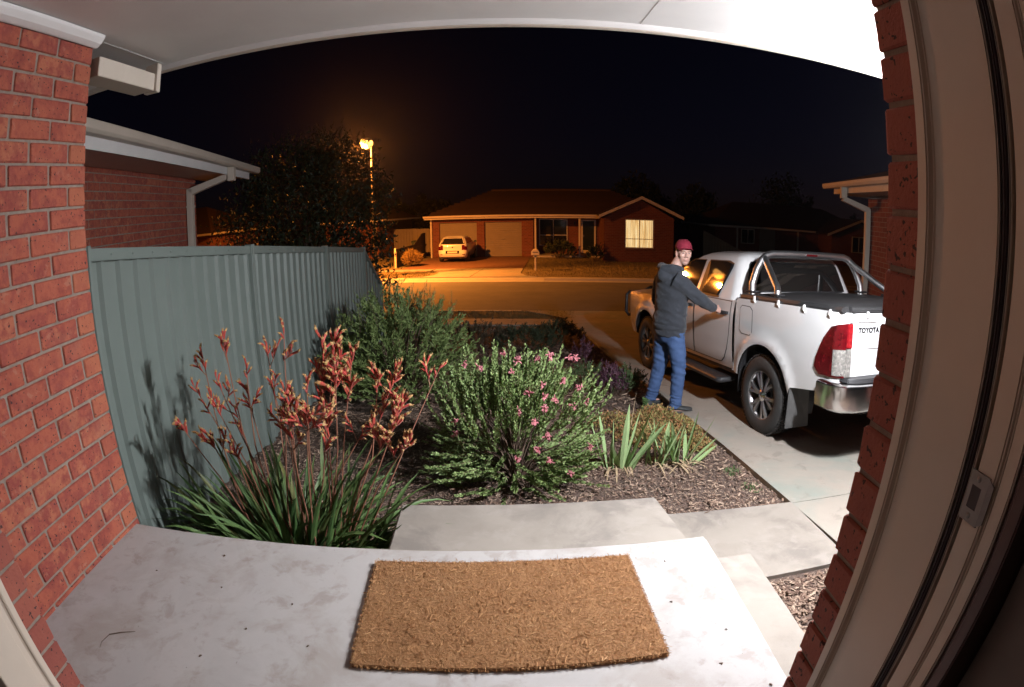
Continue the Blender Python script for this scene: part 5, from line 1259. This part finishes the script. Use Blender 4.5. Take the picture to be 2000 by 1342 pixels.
def dry_cover():
    R = random.Random(41); m = M(); st = M()
    b = Gp(1.5, 4.75); t = thing('ground_cover', 'low reddish brown ground cover plant at the driveway edge', 'plant', b)
    blobs = [(1.12,4.95,.26,.13),(1.38,4.75,.30,.16),(1.55,4.95,.30,.17),(1.68,4.6,.24,.15),(1.42,4.45,.24,.13),(1.75,4.8,.17,.12),(1.76,4.32,.16,.08),(1.25,4.6,.2,.12),(1.62,5.2,.2,.10)]
    for (x,y,r,h) in blobs:
        for i in range(1150):
            a = R.uniform(0,6.28); rr = sqrt(R.random())*r; px, py = x+cos(a)*rr, y+sin(a)*rr
            if px > DL(py)+.05: continue
            hh = 1.3*h*(1-(rr/r)**2*.75)*R.uniform(.3,1.1)
            q = Vector((px,py,gz(px,py)+hh))-b; d = Vector((R.gauss(0,.6),R.gauss(0,.6),R.uniform(.1,1))).normalized()
            needle(m, q, d, R.uniform(.016,.034), .010, R)
            if i % 14 == 0: st.tube([Vector((px,py,gz(px,py)-.01))-b, q+d*.02], [.002,.001], 3)
    m.build('foliage', 'dry_cover', t, fix=False)['kind'] = 'stuff'; st.build('stems', 'twig', t)['kind'] = 'stuff'
dry_cover()
def mound(name, label, x, y, r, h, mat, n, seed, nl=.03, nw=.008, up=.6, group=None):
    R = random.Random(seed); b = Gp(x,y); t = thing(name, label, 'shrub', b, 0, group); m = M(); st = M()
    for i in range(n//18):
        a = R.uniform(0,6.28); rr = sqrt(R.random()); q = Vector((cos(a)*rr*r, sin(a)*rr*r, h*(.15+.8*sqrt(max(0,1-rr*rr))*R.uniform(.4,1.0))))
        d = Vector((cos(a)*rr*.7+R.gauss(0,.2), sin(a)*rr*.7+R.gauss(0,.2), up)).normalized(); L = R.uniform(.05,.13)*(h/.3)
        if i % 3 == 0: st.tube([Vector((q.x*.2,q.y*.2,-.02)), q], [.005,.002], 4)
        for k in range(18):
            u = R.random(); needle(m, q+d*L*u, (d+Vector((R.gauss(0,.6),R.gauss(0,.6),R.gauss(0,.5)))).normalized(), nl*R.uniform(.6,1.3), nw, R)
    m.build('foliage', mat, t, fix=False)['kind'] = 'stuff'; st.build('stems', 'twig', t)['kind'] = 'stuff'
mound('purple_shrub', 'small purple leaved shrub between the green mounds by the driveway', 1.34, 6.22, .16, .36, 'purple_leaf', 1700, 51, .035, .008, 1.4)
mound('green_mound', 'low green mound on the left of the purple shrub', 1.10, 6.55, .27, .30, 'low_green', 2600, 52)
mound('green_mound', 'round green mound on the right of the purple shrub', 1.50, 6.30, .18, .30, 'low_green', 2000, 53)
mound('green_mound', 'smallest grey green mound touching the driveway edge', 1.70, 6.45, .13, .22, 'low_green', 1200, 54)
mound('purple_shrub', 'thin purple shrub further down the bed towards the street', 1.22, 7.6, .15, .42, 'purple_leaf', 900, 55, .035, .008, 1.4)
mound('brown_mound', 'dark brownish low shrub at the street end of the bed, left one', -.35, 9.3, .55, .42, 'brown_shrub', 3400, 56, .05, .012)
pm('low_dark', [(.03,.045,.02), (.045,.06,.028)], .7, rand='island', ra=.8)
mound('dark_mound', 'dark low shrub at the street end of the bed, middle one', .45, 9.2, .50, .36, 'low_dark', 3000, 57, .05, .012)
mound('dark_mound', 'dark green rounded shrub nearest the driveway at the street end', 1.05, 9.5, .42, .40, 'low_dark', 2800, 58, .05, .012)
mound('brown_mound', 'wispy brown shrub behind the feathery bush near the footpath', -1.3, 9.6, .5, .5, 'brown_shrub', 2400, 59, .06, .010, 1.2)
mound('golden_grass', 'golden clump of ornamental grass beside the low fence across the road', *S(-7.25,27.1)[:2], .40, .60, 'gold_leaf', 3000, 60, .26, .018, 2.2)
mound('house_bush', 'dark bush under the front window of the far house', *S(.15,31.3)[:2], .75, .95, 'low_dark', 2600, 61, .12, .05)
mound('house_shrub', 'small bush at the corner of the lit gable across the road', *S(2.0,29.4)[:2], .32, .8, 'low_dark', 1200, 62, .09, .04)
for x, y, lab in ((1.93,3.42,'tuft of green weeds at the tip of the mulch bed'), (1.90,3.75,'tuft of green weeds along the driveway edge of the bed')):
    R = random.Random(int(x*1000)); b = Gp(x,y); m = M()
    for k in range(160):
        a = R.uniform(0,6.28); r = R.uniform(0,.08); needle(m, Vector((cos(a)*r-.03,sin(a)*r*1.3,0)), Vector((R.gauss(0,.8),R.gauss(0,.8),1)).normalized(), R.uniform(.01,.03), .006, R)
    o = m.build('weed_tuft', 'weed', fix=False); o.location = b; tag(o, lab, 'weed')
R = random.Random(77); b = Gp(1.545, 5.40); m = M()
for k in range(220):
    u = R.random(); needle(m, Vector((R.gauss(0,.012),R.gauss(0,.012),u*.17)), Vector((R.gauss(0,1),R.gauss(0,1),.6)).normalized(), R.uniform(.015,.035), .010, R)
o = m.build('weed_sprig', 'weed', fix=False); o.location = b; tag(o, 'pale green upright weed just behind the ground cover by the man', 'weed')

# ------------------------------------------------------------------ mulch, litter, grass
def on_slab(x, y):
    if x > -.60 and x < .99 and y < 2.77: return True
    if x < .86 and y < 1.80: return True
    if .80 < x < 2.09 and 2.18 < y < 3.10 - .02*(x-.8): return True
    return False
def mulch(name, n, area, seed, smin, smax):
    R = random.Random(seed); m = M()
    for _ in range(n):
        for _t in range(30):
            x, y = area(R)
            if not on_slab(x, y): break
        else: continue
        L = R.uniform(smin, smax)*(1 if R.random() < .88 else 1.6); w = L*R.uniform(.16,.42); a = R.uniform(0,pi)
        z = gz(x,y)+R.uniform(-.004,.018); tx, ty = R.gauss(0,.22), R.gauss(0,.22)
        ux, uy = cos(a), sin(a); vx, vy = -uy, ux
        h = w*.22
        P = []
        for (p, q, k) in ((-.5,-.35,0),(.42,-.5,0),(.5,.3,0),(-.38,.5,0),(-.45,0,1),(.45,0,1)):
            dx, dy = ux*p*L+vx*q*w, uy*p*L+vy*q*w; P.append((x+dx, y+dy, z+tx*dx+ty*dy+(h if k else 0)))
        m.add(P, [(0,1,5,4),(1,2,5),(2,3,4,5),(3,0,4)])
    o = m.build(name, 'mulch_chip', fix=False); tag(o, 'brown and tan bark chips covering the garden bed', 'bark mulch', kind='stuff'); return o
def near_area(R):
    y = 1.9+3.6*R.random()**1.25; return R.uniform(-2.15, DL(y)-.02), y
mulch('bark_mulch', 34000, near_area, 5, .010, .036)
def far_area(R): 
    y = R.uniform(5.2, 11.3); return R.uniform(-2.15, DL(y)-.02), y
mulch('bark_mulch_rear', 9000, far_area, 6, .03, .07)['label'] = 'bark chips at the rear of the bed towards the street'
mulch('bark_mulch_side', 4500, lambda R: (R.uniform(1.09,2.4), R.uniform(.6,2.2)), 8, .02, .06)['label'] = 'bark chips beside the porch step near the right reveal'
def grass(name, n, area, seed, h, label):
    R = random.Random(seed); m = M()
    for _ in range(n):
        u, v = area(R); p = S(u, v, dz=-.005); a = R.uniform(0,6.28); L = h*R.uniform(.5,1.4)
        d = Vector((R.gauss(0,.5),R.gauss(0,.5),1)).normalized(); s = Vector((cos(a),sin(a),0))*L*.14
        m.add([p-s, p+s, p+d*L], [(0,1,2)])
    o = m.build(name, 'grass_blade', fix=False); tag(o, label, 'grass', kind='stuff')
grass('verge_grass', 9000, lambda R: (R.uniform(-4,.4)-.0, R.uniform(12.4,13.6)), 3, .05, 'dry grass on the near verge between footpath and kerb')
grass('lawn_grass', 16000, lambda R: (R.uniform(-1.3,9), R.uniform(21.1,33.0)), 4, .07, 'dry front lawn of the house across the road')
grass('far_verge_grass', 4000, lambda R: (R.uniform(-9,-5.2), R.uniform(21.1,23.8)), 5, .06, 'dry grass strip at the foot of the street lamp')
def litter():
    R = random.Random(90)
    spots = [(-1.02,1.42),(-.84,1.22),(-.61,1.18),(-.52,.98),(.02,1.02),(.35,.98),(.1,1.0),(.56,1.38),(.63,1.05),(.7,1.2),(-1.35,1.45),(-1.1,1.62),(-.95,1.05),(-.72,1.38),(.60,1.62),(.2,.93),(-.2,.97),(.75,.92)]
    for x, y in spots:
        m = M(); s = R.uniform(.003,.006); m.tube([(x,y,.001),(x+s*R.uniform(-1,1),y+s,.003),(x+2*s*R.uniform(-1,1),y+2*s,.001)], [s*.4,s*.7,s*.3], 5)
        tag(m.build('grit', 'twig'), 'tiny dark speck of grit lying on the porch concrete', 'grit', 'grit specks on the porch')
    m = M(); m.tube([(-1.335,1.035,.004),(-1.29,1.062,.006),(-1.24,1.088,.004)], [.002,.0018,.0008], 5); m.tube([(-1.335,1.035,.003),(-1.345,.99,.0015),(-1.335,.96,.0012)], [.0010,.0006,.0005], 4)
    tag(m.build('fallen_twig', 'twig'), 'dry twig lying on the left of the porch floor', 'twig')
    for (x,y,z,a,L,lab) in ((1.36,3.04,.0,.3,.05,'small grey leaf on the path near the bed'),(.99,2.95,.0,1.2,.03,'tiny dark leaf at the corner of the landing')):
        m = M(); blade(m, (x,y,gz(x,y)+.034), (cos(a),sin(a),.05), L, .014, .1, R, n=4); tag(m.build('fallen_leaf', 'twig', fix=False), lab, 'leaf')
litter()

# ------------------------------------------------------------------ coir door mat
def door_mat():
    pm('coir', [(.33,.165,.066), (.41,.215,.09), (.47,.26,.115), (.50,.29,.135), (.56,.36,.19)], .95, rand='island', ra=.42, ns=4.5, spread=(.36,.64))
    pm('coir_base', [(.22,.105,.042), (.30,.15,.06)], .95, ns=30, bump=.8, bs=150, bd=.006)
    c = [(-.463,1.664),(.465,1.670),(.481,1.124),(-.449,1.112)]
    cx, cy = 0, 1.39; t = thing('door_mat', 'brown coir door mat lying on the porch', 'door mat', (cx,cy,0))
    def pt(u, v, z):
        a = Vector(c[3]).lerp(Vector(c[2]), u); b = Vector(c[0]).lerp(Vector(c[1]), u); p = a.lerp(b, v); return Vector((p.x-cx, p.y-cy, z))
    m = M(); E_ = [(.002*sin(i*1.7)+.0015*sin(i*4.1)) for i in range(60)]
    m.hexa([pt(0,0,.001),pt(1,0,.001),pt(1,1,.001),pt(0,1,.001),pt(0.002,0.004,.017),pt(.998,.004,.017),pt(.998,.996,.017),pt(.002,.996,.017)]); m.build('backing', 'coir_base', t)
    R = random.Random(4); m = M()
    for i in range(62000):
        u, v = R.uniform(-.003,1.003), R.uniform(-.006,1.006); q = pt(u, v, .014+R.uniform(0,.004))
        d = Vector((R.gauss(0,.6),R.gauss(0,.6),R.uniform(.15,.8))).normalized(); L = R.uniform(.004,.010); s = d.orthogonal().normalized(); s.rotate(Matrix.Rotation(R.uniform(0,6.28),3,d)); w = R.uniform(.0005,.0010)
        m.add([q-s*w, q+s*w, q+d*L], [(0,1,2)])
    for i in range(2600):  # loose lying fibres and ragged edge
        e = R.random() < .6
        if e:
            k = R.randrange(4); u = R.random(); uu, vv = ((u,0),(u,1),(0,u),(1,u))[k]; q = pt(uu, vv, R.uniform(.003,.016)); od = ((0,-1),(0,1),(-1,0),(1,0))[k]
            d = Vector((od[0]+R.gauss(0,.5), od[1]+R.gauss(0,.5), R.gauss(0,.3))).normalized(); L = R.uniform(.004,.014)
        else:
            q = pt(R.random(), R.random(), .022); d = Vector((R.gauss(0,1),R.gauss(0,1),.1)).normalized(); L = R.uniform(.012,.035)
        s = d.cross(Vector((0,0,1))).normalized(); w = .0008
        m.add([q-s*w, q+s*w, q+d*L*.5+s*w+Vector((0,0,.002)), q+d*L, q+d*L*.5-s*w], [(0,1,2,3,4)])
    m.build('coir_pile', 'coir', t, fix=False)['kind'] = 'stuff'
door_mat()
# ------------------------------------------------------------------ person at the ute door
pm('skin', [(.50,.30,.24), (.55,.34,.275)], .5, ns=25, subs=.12, bump=.05, bs=200, bd=.001)
pm('hoodie_cloth', [(.022,.026,.034), (.030,.035,.045)], .92, ns=60, sheen=.15, bump=.25, bs=350, bd=.001)
pm('denim', [(.028,.060,.15), (.05,.095,.215), (.036,.075,.18)], .9, ns=6, bump=.3, bs=400, bd=.001, stains=[(5,.55,.15,(.075,.13,.26),.5)])
pm('denim_dark', [(.024,.052,.135), (.042,.082,.19)], .9, ns=8, bump=.3, bs=400, bd=.001)
pm('cap_cloth', [(.20,.010,.028), (.24,.014,.036)], .85, ns=40, bump=.2, bs=300, bd=.001)
pm('shoe', [(.030,.034,.036), (.045,.048,.05)], .7, ns=20)
pm('sole', [(.06,.058,.055), (.08,.076,.07)], .8)
pm('hair', [(.10,.06,.035), (.14,.09,.055)], .7, ns=80)
pm('eye_white', [(.6,.58,.56), (.65,.63,.6)], .3)
pm('eye_dark', [(.02,.022,.025), (.03,.03,.035)], .2)
pm('lip', [(.42,.19,.165), (.46,.22,.19)], .5)
def ell(m, c, r, R=None, nu=20, nv=14):
    c = Vector(c); rg = []
    for i in range(1, nv):
        a = pi*i/nv; ring_ = []
        for j in range(nu):
            b = 2*pi*j/nu; p = Vector((r[0]*sin(a)*cos(b), r[1]*sin(a)*sin(b), r[2]*cos(a)))
            if R is not None: p = R @ p
            ring_.append(c+p)
        rg.append(ring_)
    m.rings(rg)
def remesh(m, vox, it=3, fac=.5, fold=None):
    me = m.mesh('tmp'); o = bpy.data.objects.new('tmp', me); COL.objects.link(o)
    md = o.modifiers.new('r', 'REMESH'); md.mode = 'VOXEL'; md.voxel_size = vox; md.use_smooth_shade = True
    if it: sm = o.modifiers.new('s', 'SMOOTH'); sm.factor = fac; sm.iterations = it
    dg = bpy.context.evaluated_depsgraph_get(); r = bpy.data.meshes.new_from_object(o.evaluated_get(dg)); bpy.data.objects.remove(o); bpy.data.meshes.remove(me)
    if fold:
        nr = [v.normal.copy() for v in r.vertices]
        for v, n in zip(r.vertices, nr): v.co += n*fold(v.co)
    r.polygons.foreach_set('use_smooth', [True]*len(r.polygons)); r.materials.clear()
    return r
def person():
    B = Vector((1.82, 5.49, gz(1.82,5.49)+.03))
    t = thing('person', 'person in red cap, grey hoodie and jeans reaching for the ute door handle', 'person', B)
    V = lambda x, y, z: Vector((x, y, z)) - B
    f = Vector((.90,.44,0)).normalized(); r = Vector((f.y,-f.x,0))
    def pr(name, mat, me, par=t):
        me.name = name; me.materials.append(MAT[mat]); return link(name, me, par)
    # joints
    hipR, hipL = V(1.84,5.41,.0), V(1.765,5.585,.0)
    knR, knL = V(1.895,5.395,-.38), V(1.745,5.61,-.38)
    anR, anL = V(1.885,5.39,-.775), V(1.675,5.63,-.775)
    pel, wst, chs, nkb = V(1.795,5.50,.03), V(1.80,5.50,.20), V(1.812,5.485,.44), V(1.80,5.485,.635)
    shR, shL = V(1.812,5.325,.565), V(1.735,5.655,.58)
    elR, wrR = V(2.035,5.29,.385), V(2.255,5.355,.268)
    elL, wrL = V(1.72,5.76,.30), V(1.86,5.74,.10)
    hd = V(1.907,5.445,.832)
    g = Vector((.02,-1,-.01)).normalized(); hs = g.cross(Vector((0,0,1))).normalized(); hu = hs.cross(g)   # face forward, face right, face up
    HR = Matrix((hs, g, hu)).transposed()
    H = lambda x, y, z: hd + HR @ Vector((x, y, z))
    def torso(m, s=0, zt=.60):
        T = [(pel+Vector((0,0,-.06)), .165, .115), (pel+Vector((0,0,.02)), .172, .125), (wst, .158, .115), (wst.lerp(chs,.5), .170, .122), (chs, .188, .125), (chs.lerp(nkb,.5), .185, .115), (nkb+Vector((0,0,-.045)), .13, .085), (nkb+Vector((0,0,.01)), .075,.07)]
        m.rings([[c+r*(cos(a)*(w+s))+f*(sin(a)*(d+s)) for a in [2*pi*j/24 for j in range(24)]] for c, w, d in T])
    # body: one continuous skin
    m = M(); torso(m, -.012)
    for h_, k_, a_ in ((hipR,knR,anR),(hipL,knL,anL)): m.tube([h_+Vector((0,0,.03)), h_.lerp(k_,.5), k_, k_.lerp(a_,.4), a_, a_+Vector((0,0,-.04))], [.08,.07,.052,.052,.036,.034], 14)
    m.tube([anR+Vector((-.04,0,-.05)), anR+Vector((.06,-.005,-.055)), anR+Vector((.17,-.01,-.068))], [.036,.036,.026], 12); m.tube([anL+Vector((-.02,-.01,-.05)), anL+Vector((.05,.04,-.055)), anL+Vector((.12,.09,-.068))], [.036,.036,.026], 12)
    m.tube([shR, shR.lerp(elR,.5), elR, elR.lerp(wrR,.35), wrR], [.052,.047,.038,.038,.026], 14); m.tube([shL, shL.lerp(elL,.5), elL, elL.lerp(wrL,.35), wrL], [.052,.047,.038,.038,.026], 14)
    m.tube([nkb+Vector((0,0,-.05)), nkb.lerp(hd,.35), H(0,-.02,-.03)], [.066,.058,.06], 16)
    # head
    ell(m, H(0,-.008,.03), (.076,.096,.092), HR, 24, 18); ell(m, H(0,.022,-.045), (.060,.066,.080), HR, 20, 14); ell(m, H(0,.045,-.092), (.036,.036,.030), HR)
    ell(m, H(0,.066,.030), (.058,.026,.020), HR)                                                   # brow
    m.tube([H(0,.088,.018), H(0,.103,-.012), H(0,.108,-.030)], [.009,.011,.014], 10); ell(m, H(.012,.094,-.034), (.010,.012,.009), HR); ell(m, H(-.012,.094,-.034), (.010,.012,.009), HR)
    for s in (-1,1):
        ell(m, H(s*.040,.048,-.020), (.026,.030,.028), HR); ell(m, H(s*.080,-.012,-.004), (.010,.020,.033), HR); ell(m, H(s*.036,.016,-.068), (.024,.040,.030), HR)
    ell(m, H(0,.082,-.062), (.026,.014,.016), HR)
    # right hand on the handle: palm, four fingers curling over, thumb
    fw = (V(2.345,5.405,.235)-wrR).normalized(); up_ = Vector((0,0,1)); sd_ = fw.cross(up_).normalized()
    pc_ = wrR+fw*.055
    m.tube([wrR-fw*.01, wrR+fw*.03, wrR+fw*.075], [.026,.034,.036], 14, flat=.62)
    for k in range(4):
        o = wrR+fw*.070+up_*(.026-.017*k); L = (.036,.041,.038,.030)[k]
        m.tube([o-fw*.01, o+fw*L+sd_*-.006, o+fw*(L+.016)+sd_*-.024, o+fw*(L+.006)+sd_*-.044], [.0098,.0090,.0085,.0075], 8)
    m.tube([wrR+fw*.02+up_*.022, wrR+fw*.052+up_*.046, wrR+fw*.078+up_*.05+sd_*-.012], [.013,.0115,.009], 8)
    fl_ = (wrL-elL).normalized(); m.tube([wrL, wrL+fl_*.05, wrL+fl_*.09], [.026,.034,.03], 12, flat=.6)
    for k in range(4): o = wrL+fl_*.085+r*(.024-.016*k); m.tube([o-fl_*.01, o+fl_*.035, o+fl_*.055+f*.02], [.0095,.009,.0075], 8)
    m.tube([wrL+fl_*.02, wrL+fl_*.05+f*.035, wrL+fl_*.075+f*.04], [.012,.011,.009], 8)
    pr('body', 'skin', remesh(m, .0055, 4, .5))
    # eyes, brows, mouth, hair
    for s in (-1,1):
        e = M(); ell(e, H(s*.031,.0835,.006), (.0115,.0062,.0040), HR, 12, 8); eo = e.build('eye', 'eye_white', t, smooth='all')
        e = M(); ell(e, H(s*.031+.001,.0895,.006), (.0045,.003,.0042), HR, 10, 6); e.build('iris', 'eye_dark', eo, smooth='all')
        e = M(); e.tube([H(s*.012,.0905,.022), H(s*.030,.091,.028), H(s*.050,.079,.024)], [.002,.003,.0014], 6); e.build('eyebrow', 'hair', t, smooth=True)
    e = M(); e.tube([H(-.024,.086,-.064), H(-.01,.0955,-.062), H(0,.0965,-.0635), H(.01,.0955,-.062), H(.024,.086,-.064)], [.002,.0042,.0045,.0042,.002], 6); e.build('lips', 'lip', t, smooth=True)
    e = M(); ell(e, H(0,-.014,.035), (.0795,.0985,.092), HR, 24, 16); hm = remesh(e, .008, 2)
    bm = bmesh.new(); bm.from_mesh(hm); inv = HR.transposed()
    kill = [v for v in bm.verts if (lambda p: p.y > .045 or (p.z < -.01 and p.y > -.02) or p.z < -.045)(inv @ (v.co-hd))]
    bmesh.ops.delete(bm, geom=kill, context='VERTS'); bm.to_mesh(hm); bm.free(); pr('hair', 'hair', hm)
    # cap
    R_ = []
    for i in range(9):
        a = (pi/2)*i/8.6; k = cos(a)**.82; z = .050+.092*sin(a)
        R_.append([H(k*.0875*cos(b), -.008+k*.108*sin(b), z+(.012*-sin(b) if i == 0 else 0)*1) for b in [2*pi*j/32 for j in range(32)]])
    e = M(); e.rings(R_, cap=True); cap = e.build('cap', 'cap_cloth', t, smooth='all')
    top, bot = [], []
    for i in range(13):
        b = pi*(.10+.80*i/12); R1 = []
        ix, iy = .086*cos(b), -.008+.106*sin(b); ox, oy = .076*cos(b)*1.02, .010+.145*sin(b)**.75
        top.append((ix,iy,ox,oy))
    RR = []
    for (ix,iy,ox,oy) in top:
        c_ = -.020*(ix/.08)**2; ring_ = []
        for k in range(6): q = k/5; ring_.append(H(ix+(ox-ix)*q, iy+(oy-iy)*q, .058+.004*q+c_*(.3+q)))
        for k in range(5,-1,-1): q = k/5; ring_.append(H(ix+(ox-ix)*q, iy+(oy-iy)*q, .053+.004*q+c_*(.3+q)))
        RR.append(ring_)
    e = M(); e.rings(RR); e.build('brim', 'cap_cloth', cap, smooth=True)
    e = M(); ell(e, H(0,-.008,.137), (.007,.007,.004), HR, 10, 6); e.build('button', 'cap_cloth', cap, smooth='all')
    # hoodie
    m = M(); torso(m, .030)
    m.rings([[c+r*(cos(a)*w)+f*(sin(a)*d) for a in [2*pi*j/24 for j in range(24)]] for c, w, d in ((pel+Vector((0,0,.03)), .200, .152), (pel+Vector((0,0,.10)), .208, .160), (wst, .198, .152), (wst.lerp(chs,.5),.202,.154))])
    m.tube([shR+Vector((-.03,.03,.005)), shR.lerp(elR,.25), shR.lerp(elR,.6), elR, elR.lerp(wrR,.35), elR.lerp(wrR,.8), wrR+ (wrR-elR).normalized()*-.012], [.088,.088,.078,.068,.064,.052,.042], 16)
    m.tube([shL+Vector((.02,-.04,.0)), shL.lerp(elL,.3), elL, elL.lerp(wrL,.4), wrL-(wrL-elL).normalized()*.02], [.080,.076,.062,.058,.042], 16)
    # hood lying on the shoulders
    nb = nkb+Vector((0,0,.02))
    m.tube([nb+r*.085+f*.06, nb+r*.11+f*-.01+Vector((0,0,.012)), nb+r*.075-f*.085+Vector((0,0,.02)), nb-f*.12+Vector((0,0,.0)), nb-r*.075-f*.085+Vector((0,0,.02)), nb-r*.11-f*.01+Vector((0,0,.012)), nb-r*.085+f*.06], [.030,.042,.050,.058,.050,.042,.030], 12)
    ell(m, nb-f*.105+Vector((0,0,-.055)), (.085,.085,.07))
    def folds(c):
        w = c+B; z = w.z
        arm = 1 if (w-Vector((1.85,5.33,.5))).dot(Vector((.8,0,-.5))) > .08 and w.y < 5.42 else 0
        n1 = noise.noise(Vector((c.x*9, c.y*9, c.z*22+c.x*10))); n2 = noise.noise(Vector((c.x*28,c.y*28,c.z*34)))
        return .0085*n1*(1.7 if (z < .26 or arm) else .9) + .0026*n2
    pr('hoodie', 'hoodie_cloth', remesh(m, .008, 5, .5, folds))
    m = M(); m.rings([[c+r*(cos(a)*w)+f*(sin(a)*d) for a in [2*pi*j/48 for j in range(48)]] for c, w, d in ((pel+Vector((0,0,.012)),.198,.151),(pel+Vector((0,0,.016)),.206,.158),(pel+Vector((0,0,.058)),.207,.159),(pel+Vector((0,0,.066)),.202,.155))], cap=False); m.build('hem_band', 'hoodie_cloth', t, smooth='all')
    fa = (wrR-elR).normalized(); m = M(); m.tube([wrR-fa*.055, wrR-fa*.05, wrR-fa*.008, wrR-fa*.004], [.040,.0445,.041,.034], 20, cap=False); m.build('cuff', 'hoodie_cloth', t, smooth='all')
    # jeans
    m = M()
    m.rings([[c+r*(cos(a)*w)+f*(sin(a)*d) for a in [2*pi*j/24 for j in range(24)]] for c, w, d in ((pel+Vector((0,0,-.13)),.14,.105),(pel+Vector((0,0,-.06)),.170,.132),(pel+Vector((0,0,.0)),.172,.132),(pel+Vector((0,0,.05)),.165,.12))])
    for h_, k_, a_ in ((hipR,knR,anR),(hipL,knL,anL)):
        m.tube([h_+Vector((0,0,.02)), h_+Vector((0,0,-.08)), h_.lerp(k_,.55), k_, k_.lerp(a_,.4), k_.lerp(a_,.8), a_+Vector((0,0,.0)), a_+Vector((.005,0,-.025))], [.102,.105,.094,.079,.074,.066,.066,.067], 18)
    def jf(c):
        z = (c+B).z; k = 1.0 + (1.6 if z < -.66 else 0) + (.9 if abs(z+.36) < .1 else 0) + (.8 if z > -.15 else 0)
        return .0058*k*noise.noise(Vector((c.x*7,c.y*7,c.z*(46 if z < -.66 else 24)+c.x*8))) + .0012*noise.noise(c*40)
    pr('jeans', 'denim', remesh(m, .008, 4, .5, jf))
    from mathutils.bvhtree import BVHTree
    jo = [o for o in t.children if o.name.startswith('jeans')][0].data
    bv = BVHTree.FromPolygons([v.co.copy() for v in jo.vertices], [tuple(p.vertices) for p in jo.polygons])
    ax = (r*.80+f*.60).normalized(); nn = (r*.60-f*.80).normalized(); pc = pel+Vector((0,0,-.105)); rows = []
    for i in range(9):
        b = .06-.135*i/8; hw = .062 if i < 6 else .062*(8.3-i)/2.6; row = []
        for k in range(9):
            o_ = pc+ax*(hw*(k/4-1))+Vector((0,0,b))+nn*.4; h_ = bv.ray_cast(o_, -nn)[0]
            row.append((h_ if h_ else o_-nn*.25)+nn*.0045)
        rows.append(row)
    pk = M(); pk.rings(rows, cap=False, closed=False); pk.build('back_pocket', 'denim_dark', t, smooth='all')
    # shoes
    gzz = 0.0
    for a_, d in ((anR, Vector((1,-.05,0)).normalized()), (anL, Vector((.8,.6,0)).normalized())):
        n = Vector((-d.y,d.x,0)); z0 = -a_.z
        base = Vector((a_.x,a_.y,0)); zf = (B.z and (gz((a_+B).x,(a_+B).y)+.0345-B.z))
        if (a_+B).x < DL((a_+B).y): zf = gz((a_+B).x,(a_+B).y)+.012-B.z
        sec = [(-.095,.030,.055,.010),(-.075,.042,.085,.004),(-.03,.046,.098,.002),(.03,.045,.090,.002),(.08,.049,.070,.002),(.13,.048,.058,.003),(.17,.040,.050,.006),(.195,.022,.036,.012)]
        m = M(); m.rings([[base+d*s+n*(w*cos(q))+Vector((0,0,zf+lo+.018+(h-.018)*(.5+.5*sin(q)))) for q in [2*pi*j/16 for j in range(16)]] for s,w,h,lo in sec])
        sh = m.build('shoe', 'shoe', t, smooth='all')
        m = M(); m.rings([[base+d*s*1.02+n*(w*1.06*cx_)+Vector((0,0,zf+lo*.6+z_)) for cx_, z_ in ((-1,.0),(1,.0),(1,.022),(-1,.022))] for s,w,h,lo in sec]); m.build('sole', 'sole', sh, bevel=.004, smooth=True)
person()
# ------------------------------------------------------------------ thin haze added to give the street lamp a glow
hm = bpy.data.materials.new('glow_haze'); hm.use_nodes = True; nt = hm.node_tree; MAT['glow_haze'] = hm
for n in list(nt.nodes):
    if n.type != 'OUTPUT_MATERIAL': nt.nodes.remove(n)
pv = nt.nodes.new('ShaderNodeVolumePrincipled'); pv.inputs['Density'].default_value = .00032; pv.inputs['Color'].default_value = (.9,.9,.9,1); pv.inputs['Anisotropy'].default_value = .85
nt.links.new(pv.outputs[0], [n for n in nt.nodes if n.type == 'OUTPUT_MATERIAL'][0].inputs['Volume'])
m = M(); m.bx(-520, 520, -80, 600, -3.2, 6.4); tag(m.build('haze', 'glow_haze'), kind='stuff')
